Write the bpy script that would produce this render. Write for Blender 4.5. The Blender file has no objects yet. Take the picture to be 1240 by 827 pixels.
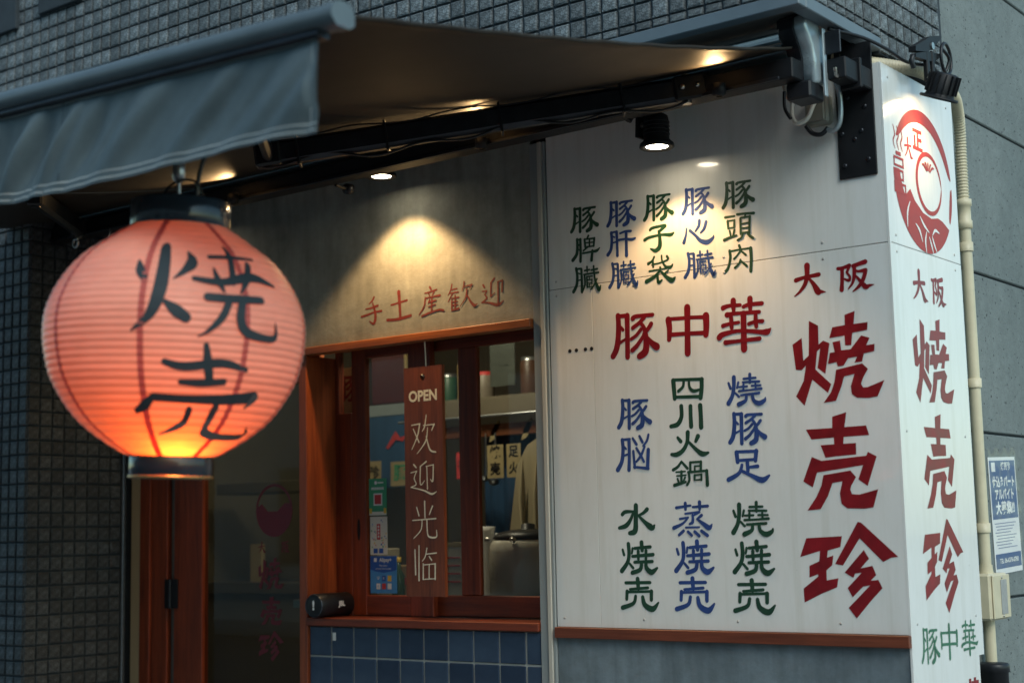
import bpy, bmesh, math, random
from mathutils import Vector, Matrix
random.seed(7)
SC = bpy.context.scene
COL = SC.collection
PI = math.pi
# ---------------------------------------------------------------- camera
CAM_POS = Vector((1.979, -4.580, 1.30))
YAW, PIT, ROL = math.radians(-37.76485), math.radians(7.2513), math.radians(-1.2597)
F_PX = 1822.226
fw = Vector((math.sin(YAW)*math.cos(PIT), math.cos(YAW)*math.cos(PIT), math.sin(PIT)))
rt = fw.cross(Vector((0, 0, 1))).normalized()
up = rt.cross(fw)
rt, up = math.cos(ROL)*rt + math.sin(ROL)*up, -math.sin(ROL)*rt + math.cos(ROL)*up
cam = bpy.data.cameras.new('camera')
cam.sensor_width = 36.0
cam.lens = F_PX/1240*36
cam.clip_start = 0.05
cam.clip_end = 500
cam.dof.use_dof = True
cam.dof.focus_distance = 5.45
cam.dof.aperture_fstop = 1.75
cam.dof.aperture_blades = 9
co = bpy.data.objects.new('camera', cam)
COL.objects.link(co)
M = Matrix((rt, up, -fw)).transposed().to_4x4()
M.translation = CAM_POS
co.matrix_world = M
SC.camera = co
# ---------------------------------------------------------------- light
SUN_EL, SUN_AZ = math.radians(42), math.radians(118)      # azimuth measured clockwise from +y
W = bpy.data.worlds.new('World')
SC.world = W
W.use_nodes = True
nt = W.node_tree
bg = nt.nodes['Background']
sky = nt.nodes.new('ShaderNodeTexSky')
sky.sky_type = 'NISHITA'
sky.sun_disc = False
sky.sun_elevation = SUN_EL
sky.sun_rotation = SUN_AZ
sky.air_density = 1.2
sky.dust_density = 1.0
sky.ozone_density = 2.5
tint = nt.nodes.new('ShaderNodeMix'); tint.data_type = 'RGBA'; tint.blend_type = 'MULTIPLY'; tint.inputs[0].default_value = 1
tint.inputs[7].default_value = (.88, 1.045, .92, 1)      # a faint green cast, the same over the whole sky
nt.links.new(sky.outputs[0], tint.inputs[6]); nt.links.new(tint.outputs[2], bg.inputs[0])
bg.inputs[1].default_value = 0.12
sun = bpy.data.lights.new('sun', 'SUN')
sun.energy = 0.8
sun.angle = math.radians(30)
sun.color = (1.0, 0.96, 0.9)
so = bpy.data.objects.new('sun', sun)
COL.objects.link(so)
sd = Vector((math.sin(SUN_AZ)*math.cos(SUN_EL), math.cos(SUN_AZ)*math.cos(SUN_EL), math.sin(SUN_EL)))
so.rotation_euler = sd.to_track_quat('Z', 'Y').to_euler()
SC.view_settings.view_transform = 'Standard'
SC.view_settings.look = 'None'
SC.view_settings.exposure = 0.85
SC.view_settings.gamma = 1.0
SC.cycles.use_denoising = True
SC.cycles.max_bounces = 10
SC.cycles.transparent_max_bounces = 16
SC.cycles.sample_clamp_indirect = 4.0
SC.cycles.caustics_reflective = False
SC.cycles.caustics_refractive = False

# ---------------------------------------------------------------- materials
MATS = {}
def nodes(name):
    m = bpy.data.materials.new(name)
    m.use_nodes = True
    t = m.node_tree
    return m, t, t.nodes['Principled BSDF']
def N(t, kind, **kw):
    n = t.nodes.new(kind)
    for k, v in kw.items():
        if isinstance(k, str) and hasattr(n, k): setattr(n, k, v)
    return n
def coords(t, scale=(1, 1, 1), kind='Object'):
    tc = N(t, 'ShaderNodeTexCoord'); mp = N(t, 'ShaderNodeMapping')
    mp.inputs['Scale'].default_value = scale
    t.links.new(tc.outputs[kind], mp.inputs['Vector'])
    return mp.outputs['Vector']
def noise(t, vec, scale, detail=6, rough=.6, dist=0):
    n = N(t, 'ShaderNodeTexNoise')
    n.inputs['Scale'].default_value = scale; n.inputs['Detail'].default_value = detail
    n.inputs['Roughness'].default_value = rough; n.inputs['Distortion'].default_value = dist
    t.links.new(vec, n.inputs['Vector'])
    return n.outputs['Fac']
def ramp(t, fac, stops):
    r = N(t, 'ShaderNodeValToRGB')
    e = r.color_ramp.elements
    e[0].position, e[0].color = stops[0][0], (*stops[0][1], 1)
    e[1].position, e[1].color = stops[-1][0], (*stops[-1][1], 1)
    for p, c in stops[1:-1]:
        x = e.new(p); x.color = (*c, 1)
    t.links.new(fac, r.inputs[0])
    return r.outputs[0]
def mixc(t, a, b, fac, mode='MIX'):
    m = N(t, 'ShaderNodeMix'); m.data_type = 'RGBA'; m.blend_type = mode
    for i, v in ((0, fac), (6, a), (7, b)):
        if isinstance(v, (int, float)): m.inputs[i].default_value = v
        elif isinstance(v, tuple): m.inputs[i].default_value = (*v, 1)
        else: t.links.new(v, m.inputs[i])
    return m.outputs[2]
def bump(t, b, h, strength=.3, dist=.01):
    n = N(t, 'ShaderNodeBump')
    n.inputs['Strength'].default_value = strength; n.inputs['Distance'].default_value = dist
    t.links.new(h, n.inputs['Height']); t.links.new(n.outputs[0], b.inputs['Normal'])
def vary(c, k): return tuple(min(1, max(0, v*k)) for v in c)
def mat(name, c, rough=.6, amt=.15, scale=6, stretch=(1, 1, 1), bs=0, bscale=60, metal=0, coat=0, spec=.5, rnd=0, emit=None):
    if name in MATS: return MATS[name]
    m, t, b = nodes(name)
    v = coords(t, stretch)
    n1 = noise(t, v, scale)
    colr = ramp(t, n1, [(.3, vary(c, 1-amt)), (.7, vary(c, 1+amt))])
    if rnd:
        oi = N(t, 'ShaderNodeObjectInfo')
        r2 = ramp(t, oi.outputs['Random'], [(0, (1-rnd,)*3), (1, (1+rnd*.0,)*3)])
        colr = mixc(t, colr, r2, 1.0, 'MULTIPLY')
    t.links.new(colr, b.inputs['Base Color'])
    rr = N(t, 'ShaderNodeMapRange')
    rr.inputs[3].default_value = max(.02, rough-.1); rr.inputs[4].default_value = min(1, rough+.1)
    t.links.new(n1, rr.inputs[0]); t.links.new(rr.outputs[0], b.inputs['Roughness'])
    b.inputs['Metallic'].default_value = metal
    b.inputs['Specular IOR Level'].default_value = spec
    b.inputs['Coat Weight'].default_value = coat
    if bs: bump(t, b, noise(t, v, bscale, 8, .7), bs, .004)
    if emit:
        b.inputs['Emission Color'].default_value = (*emit[0], 1); b.inputs['Emission Strength'].default_value = emit[1]
    MATS[name] = m
    return m
def wood(name, c1, c2, axis='z', rough=.45, gs=1.0):
    if name in MATS: return MATS[name]
    m, t, b = nodes(name)
    s = {'z': (26, 26, 1.6), 'x': (1.6, 26, 26), 'y': (26, 1.6, 26)}[axis]
    v = coords(t, tuple(q*gs for q in s))
    n1 = noise(t, v, 1.0, 8, .65, .6)
    n2 = noise(t, coords(t, tuple(q*gs*4 for q in s)), 1.0, 5, .7)
    n3 = noise(t, coords(t), 2.2, 3, .5)
    col = ramp(t, n1, [(.28, c1), (.5, vary(c2, .75)), (.72, c2)])
    dk = ramp(t, n2, [(.3, (.62, .58, .55)), (.6, (1, 1, 1))])
    col = mixc(t, col, dk, .8, 'MULTIPLY')
    dk2 = ramp(t, n3, [(.3, (.72, .7, .7)), (.65, (1.0, 1.0, 1.0))])
    col = mixc(t, col, dk2, .8, 'MULTIPLY')
    t.links.new(col, b.inputs['Base Color'])
    b.inputs['Roughness'].default_value = rough
    bump(t, b, n2, .25, .002)
    MATS[name] = m
    return m

# ---------------------------------------------------------------- object helpers
def link(o, parent=None):
    COL.objects.link(o)
    if parent is not None: o.parent = parent
    return o
def thing(name, label, cat, loc=(0, 0, 0), group=None):
    o = bpy.data.objects.new(name, None)
    o.empty_display_size = .1
    o.location = loc
    link(o)
    o['label'] = label; o['category'] = cat
    if group: o['group'] = group
    return o
def tag(o, label=None, cat=None, group=None, kind=None):
    for k, v in (('label', label), ('category', cat), ('group', group), ('kind', kind)):
        if v: o[k] = v
    return o
class MB:
    def __init__(s): s.v = []; s.f = []; s.sm = []
    def add(s, vs, fs, smooth=False):
        n = len(s.v); s.v += [tuple(p) for p in vs]
        for f in fs: s.f.append(tuple(i+n for i in f)); s.sm.append(smooth)
        return s
    def box(s, x0, x1, y0, y1, z0, z1, b=0.0, mtx=None):
        if x0 > x1: x0, x1 = x1, x0
        if y0 > y1: y0, y1 = y1, y0
        if z0 > z1: z0, z1 = z1, z0
        b = min(b, (x1-x0)*.45, (y1-y0)*.45, (z1-z0)*.45)
        if b <= 0:
            vs = [(x, y, z) for x in (x0, x1) for y in (y0, y1) for z in (z0, z1)]
            fs = [(0, 1, 3, 2), (4, 6, 7, 5), (0, 4, 5, 1), (2, 3, 7, 6), (0, 2, 6, 4), (1, 5, 7, 3)]
        else:
            vs = []; idx = {}
            for i, (xa, sx) in enumerate(((x0, 1), (x1, -1))):
                for j, (ya, sy) in enumerate(((y0, 1), (y1, -1))):
                    for k, (za, sz) in enumerate(((z0, 1), (z1, -1))):
                        for a in range(3):
                            p = [xa + sx*b, ya + sy*b, za + sz*b]
                            p[a] = (xa, ya, za)[a]
                            idx[i, j, k, a] = len(vs); vs.append(p)
            fs = []
            g = lambda i, j, k, a: idx[i, j, k, a]
            for i in (0, 1):
                q = [g(i, 0, 0, 0), g(i, 1, 0, 0), g(i, 1, 1, 0), g(i, 0, 1, 0)]; fs.append(q if i else q[::-1])
                q = [g(0, i, 0, 1), g(0, i, 1, 1), g(1, i, 1, 1), g(1, i, 0, 1)]; fs.append(q if i else q[::-1])
                q = [g(0, 0, i, 2), g(1, 0, i, 2), g(1, 1, i, 2), g(0, 1, i, 2)]; fs.append(q if i else q[::-1])
            for j in (0, 1):
                for k in (0, 1):
                    fs.append([g(0, j, k, 1), g(1, j, k, 1), g(1, j, k, 2), g(0, j, k, 2)][::1 if j != k else -1])
                    fs.append([g(j, 0, k, 0), g(j, 1, k, 0), g(j, 1, k, 2), g(j, 0, k, 2)][::-1 if j != k else 1])
                    fs.append([g(j, k, 0, 0), g(j, k, 1, 0), g(j, k, 1, 1), g(j, k, 0, 1)][::1 if j != k else -1])
            for i in (0, 1):
                for j in (0, 1):
                    for k in (0, 1):
                        q = [g(i, j, k, 0), g(i, j, k, 1), g(i, j, k, 2)]
                        fs.append(q if (i+j+k) % 2 else q[::-1])
        if mtx is not None: vs = [mtx @ Vector(p) for p in vs]
        return s.add(vs, fs)
    def obox(s, c, ax, ay, az, b=0.0):
        """box with half-extent vectors"""
        c, ax, ay, az = map(Vector, (c, ax, ay, az))
        m = Matrix((ax.normalized(), ay.normalized(), az.normalized())).transposed().to_4x4(); m.translation = c
        return s.box(-ax.length, ax.length, -ay.length, ay.length, -az.length, az.length, b, m)
    def tube(s, pts, r, n=12, caps=True, smooth=True):
        pts = [Vector(p) for p in pts]
        rs = r if isinstance(r, (list, tuple)) else [r]*len(pts)
        vs = []; fs = []
        prev = None
        for i, p in enumerate(pts):
            d = (pts[min(i+1, len(pts)-1)] - pts[max(i-1, 0)]).normalized()
            if prev is None:
                a = Vector((0, 0, 1)) if abs(d.z) < .9 else Vector((1, 0, 0))
                u = d.cross(a).normalized()
            else:
                u = (prev - d*prev.dot(d)).normalized()
            prev = u
            w = d.cross(u)
            for k in range(n):
                a = 2*PI*k/n
                vs.append(p + (u*math.cos(a) + w*math.sin(a))*rs[i])
        for i in range(len(pts)-1):
            for k in range(n):
                a, b2 = i*n+k, i*n+(k+1) % n
                fs.append((a, b2, b2+n, a+n))
        s.add(vs, fs, smooth)
        if caps:
            m = len(pts)-1
            s.add([vs[k] for k in range(n)], [tuple(range(n))[::-1]])
            s.add([vs[m*n+k] for k in range(n)], [tuple(range(n))])
        return s
    def lathe(s, prof, c=(0, 0, 0), axis=(0, 0, 1), n=32, smooth=True, caps=True):
        c = Vector(c); ax = Vector(axis).normalized()
        a = Vector((1, 0, 0)) if abs(ax.x) < .9 else Vector((0, 1, 0))
        u = ax.cross(a).normalized(); w = ax.cross(u)
        vs = []; fs = []
        for r, h in prof:
            for k in range(n):
                q = 2*PI*k/n
                vs.append(c + ax*h + (u*math.cos(q) + w*math.sin(q))*r)
        for i in range(len(prof)-1):
            for k in range(n):
                p, q = i*n+k, i*n+(k+1) % n
                fs.append((p, q, q+n, p+n))
        s.add(vs, fs, smooth)
        if caps:
            if prof[0][0] > 1e-5: s.add(vs[:n], [tuple(range(n))[::-1]])
            if prof[-1][0] > 1e-5: s.add(vs[-n:], [tuple(range(n))])
        return s
    def prism(s, poly, lo, hi, axis='x'):
        """extrude a 2D polygon; axis x: poly=(y,z), axis y: (x,z), axis z: (x,y)"""
        f = {'x': lambda a, b2, h: (h, a, b2), 'y': lambda a, b2, h: (a, h, b2), 'z': lambda a, b2, h: (a, b2, h)}[axis]
        n = len(poly)
        vs = [f(a, b2, lo) for a, b2 in poly] + [f(a, b2, hi) for a, b2 in poly]
        fs = [tuple(range(n)), tuple(range(n, 2*n))[::-1]] + [(i, i+n, (i+1) % n+n, (i+1) % n) for i in range(n)]
        return s.add(vs, fs)
    def mesh(s, name, m=None):
        me = bpy.data.meshes.new(name)
        me.from_pydata(s.v, [], s.f)
        me.polygons.foreach_set('use_smooth', s.sm)
        bm = bmesh.new(); bm.from_mesh(me)
        bmesh.ops.recalc_face_normals(bm, faces=bm.faces)
        bm.to_mesh(me); bm.free()
        if m: me.materials.append(m)
        me.update()
        return me
    def build(s, name, m, parent=None, label=None):
        o = bpy.data.objects.new(name, s.mesh(name, m))
        link(o, parent)
        if parent is not None and parent.type == 'EMPTY':
            o.location = -Vector(parent.location)
        elif parent is not None:
            o.location = (0, 0, 0)
        if label: o['label'] = label
        return o
def B(name, m, parent, *a, b=.002, label=None):
    return MB().box(*a, b=b).build(name, m, parent, label)
def arc(cx, cy, r, a0, a1, n):
    return [(cx+r*math.cos(math.radians(a0+(a1-a0)*i/n)), cy+r*math.sin(math.radians(a0+(a1-a0)*i/n))) for i in range(n+1)]
def cat(pts, n=6):
    """catmull-rom through tuples of any dimension"""
    if len(pts) < 3: return [tuple(a+(b2-a)*i/2 for a, b2 in zip(pts[0], pts[1])) for i in range(3)]
    P = [pts[0]] + list(pts) + [pts[-1]]
    out = []
    for i in range(1, len(P)-2):
        for k in range(n):
            t = k/n
            out.append(tuple(.5*(2*b2 + (c-a)*t + (2*a-5*b2+4*c-d)*t*t + (3*b2-a-3*c+d)*t**3) for a, b2, c, d in zip(P[i-1], P[i], P[i+1], P[i+2])))
    out.append(tuple(pts[-1]))
    return out
def ribbon(pts, capn=5):
    """pts (x,z,w) -> outline quads/fans in 2D : (verts, faces)"""
    p = cat(pts)
    vs = []; fs = []
    for i, (x, z, w) in enumerate(p):
        a = p[max(0, i-1)]; b2 = p[min(len(p)-1, i+1)]
        dx, dz = b2[0]-a[0], b2[1]-a[1]
        L = math.hypot(dx, dz) or 1
        nx, nz = -dz/L*w/2, dx/L*w/2
        vs += [(x+nx, z+nz), (x-nx, z-nz)]
    for i in range(len(p)-1): fs.append((2*i, 2*i+1, 2*i+3, 2*i+2))
    for end in (0, len(p)-1):
        x, z, w = p[end]
        a, b2 = (vs[1], vs[0]) if end == 0 else (vs[2*end], vs[2*end+1])
        a0 = math.atan2(a[1]-z, a[0]-x)
        n0 = len(vs)
        for k in range(1, capn):
            q = a0 - PI*k/capn
            vs.append((x+math.cos(q)*w/2, z+math.sin(q)*w/2))
        ia, ib = (1, 0) if end == 0 else (2*end, 2*end+1)
        fs.append((ia, *range(n0, n0+capn-1), ib))
    return vs, fs
def strokes(s): return [[tuple(float(q)/1e4 for q in p.split()) for p in k.split(',')] for k in s.split(';')]
def place2d(plane, off):
    """2D (h,z) -> 3D, on the front plane (normal -y) or the side plane (normal +x)"""
    if plane == 'front': return lambda h, z, d: (h, off-d, z)
    return lambda h, z, d: (off+d, h, z)
def glyph(name, cx, cz, w, h, m, parent, plane='front', off=0.0, label=None, bold=1.0, d0=.0006):
    gw, gh, st = GLYPH[name]
    sx, sz = w*1000/gw, h*1000/gh
    f = place2d(plane, off)
    mb = MB()
    for i, k in enumerate(strokes(st)):
        vs, fs = ribbon([(cx+x*sx, cz+z*sz, wd*(sx+sz)/2*bold) for x, z, wd in k])
        mb.add([f(a, b2, d0+.00012*i) for a, b2 in vs], fs)
    return mb.build('painted_character', m, parent, label)
def bigglyph(name, cx, cz, w, h, m, parent, plane='front', off=0.0, label=None, d0=.0008):
    _, _, gw, gh, s = BIG[name]
    f = place2d(plane, off); mb = MB()
    for i, poly in enumerate(s.split('|')):
        pts = [tuple(float(q)/1e4 for q in p.split(',')) for p in poly.split()]
        vs = [f(cx+x*w/gw, cz+z*h/gh, d0+.0002*i) for x, z in pts]
        mb.add(vs, [tuple(range(len(vs)))])
    return mb.build('painted_character', m, parent, label)
def textmesh(body, size, bold=0.0, ext=0.0):
    cu = bpy.data.curves.new('text', 'FONT')
    cu.body = body; cu.size = size; cu.offset = bold; cu.extrude = ext; cu.resolution_u = 3
    cu.align_x = 'CENTER'; cu.align_y = 'CENTER'
    o = bpy.data.objects.new('text', cu)
    COL.objects.link(o)
    dg = bpy.context.evaluated_depsgraph_get()
    me = bpy.data.meshes.new_from_object(o.evaluated_get(dg))
    bpy.data.objects.remove(o)
    return me
def text(body, size, m, parent, mtx, name='lettering', bold=0.0, label=None, sx=1.0, width=None):
    """mtx: 4x4 world matrix whose x/y are the text's right and up"""
    me = textmesh(body, size, bold)
    if width and len(me.vertices):
        xs = [v.co.x for v in me.vertices]; sx = width/(max(xs)-min(xs))
    for v in me.vertices: v.co = mtx @ Vector((v.co.x*sx, v.co.y, v.co.z))
    me.materials.clear(); me.materials.append(m)
    o = bpy.data.objects.new(name, me); link(o, parent)
    if parent is not None and parent.type == 'EMPTY': o.location = -Vector(parent.location)
    if label: o['label'] = label
    return o
def frontm(x, y, z, rot=0):
    m = Matrix(((1, 0, 0, x), (0, 0, -1, y), (0, 1, 0, z), (0, 0, 0, 1)))
    return m @ Matrix.Rotation(rot, 4, 'Z')
def sidem(x, y, z, rot=0):
    m = Matrix(((0, 0, 1, x), (1, 0, 0, y), (0, 1, 0, z), (0, 0, 0, 1)))
    return m @ Matrix.Rotation(rot, 4, 'Z')
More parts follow.
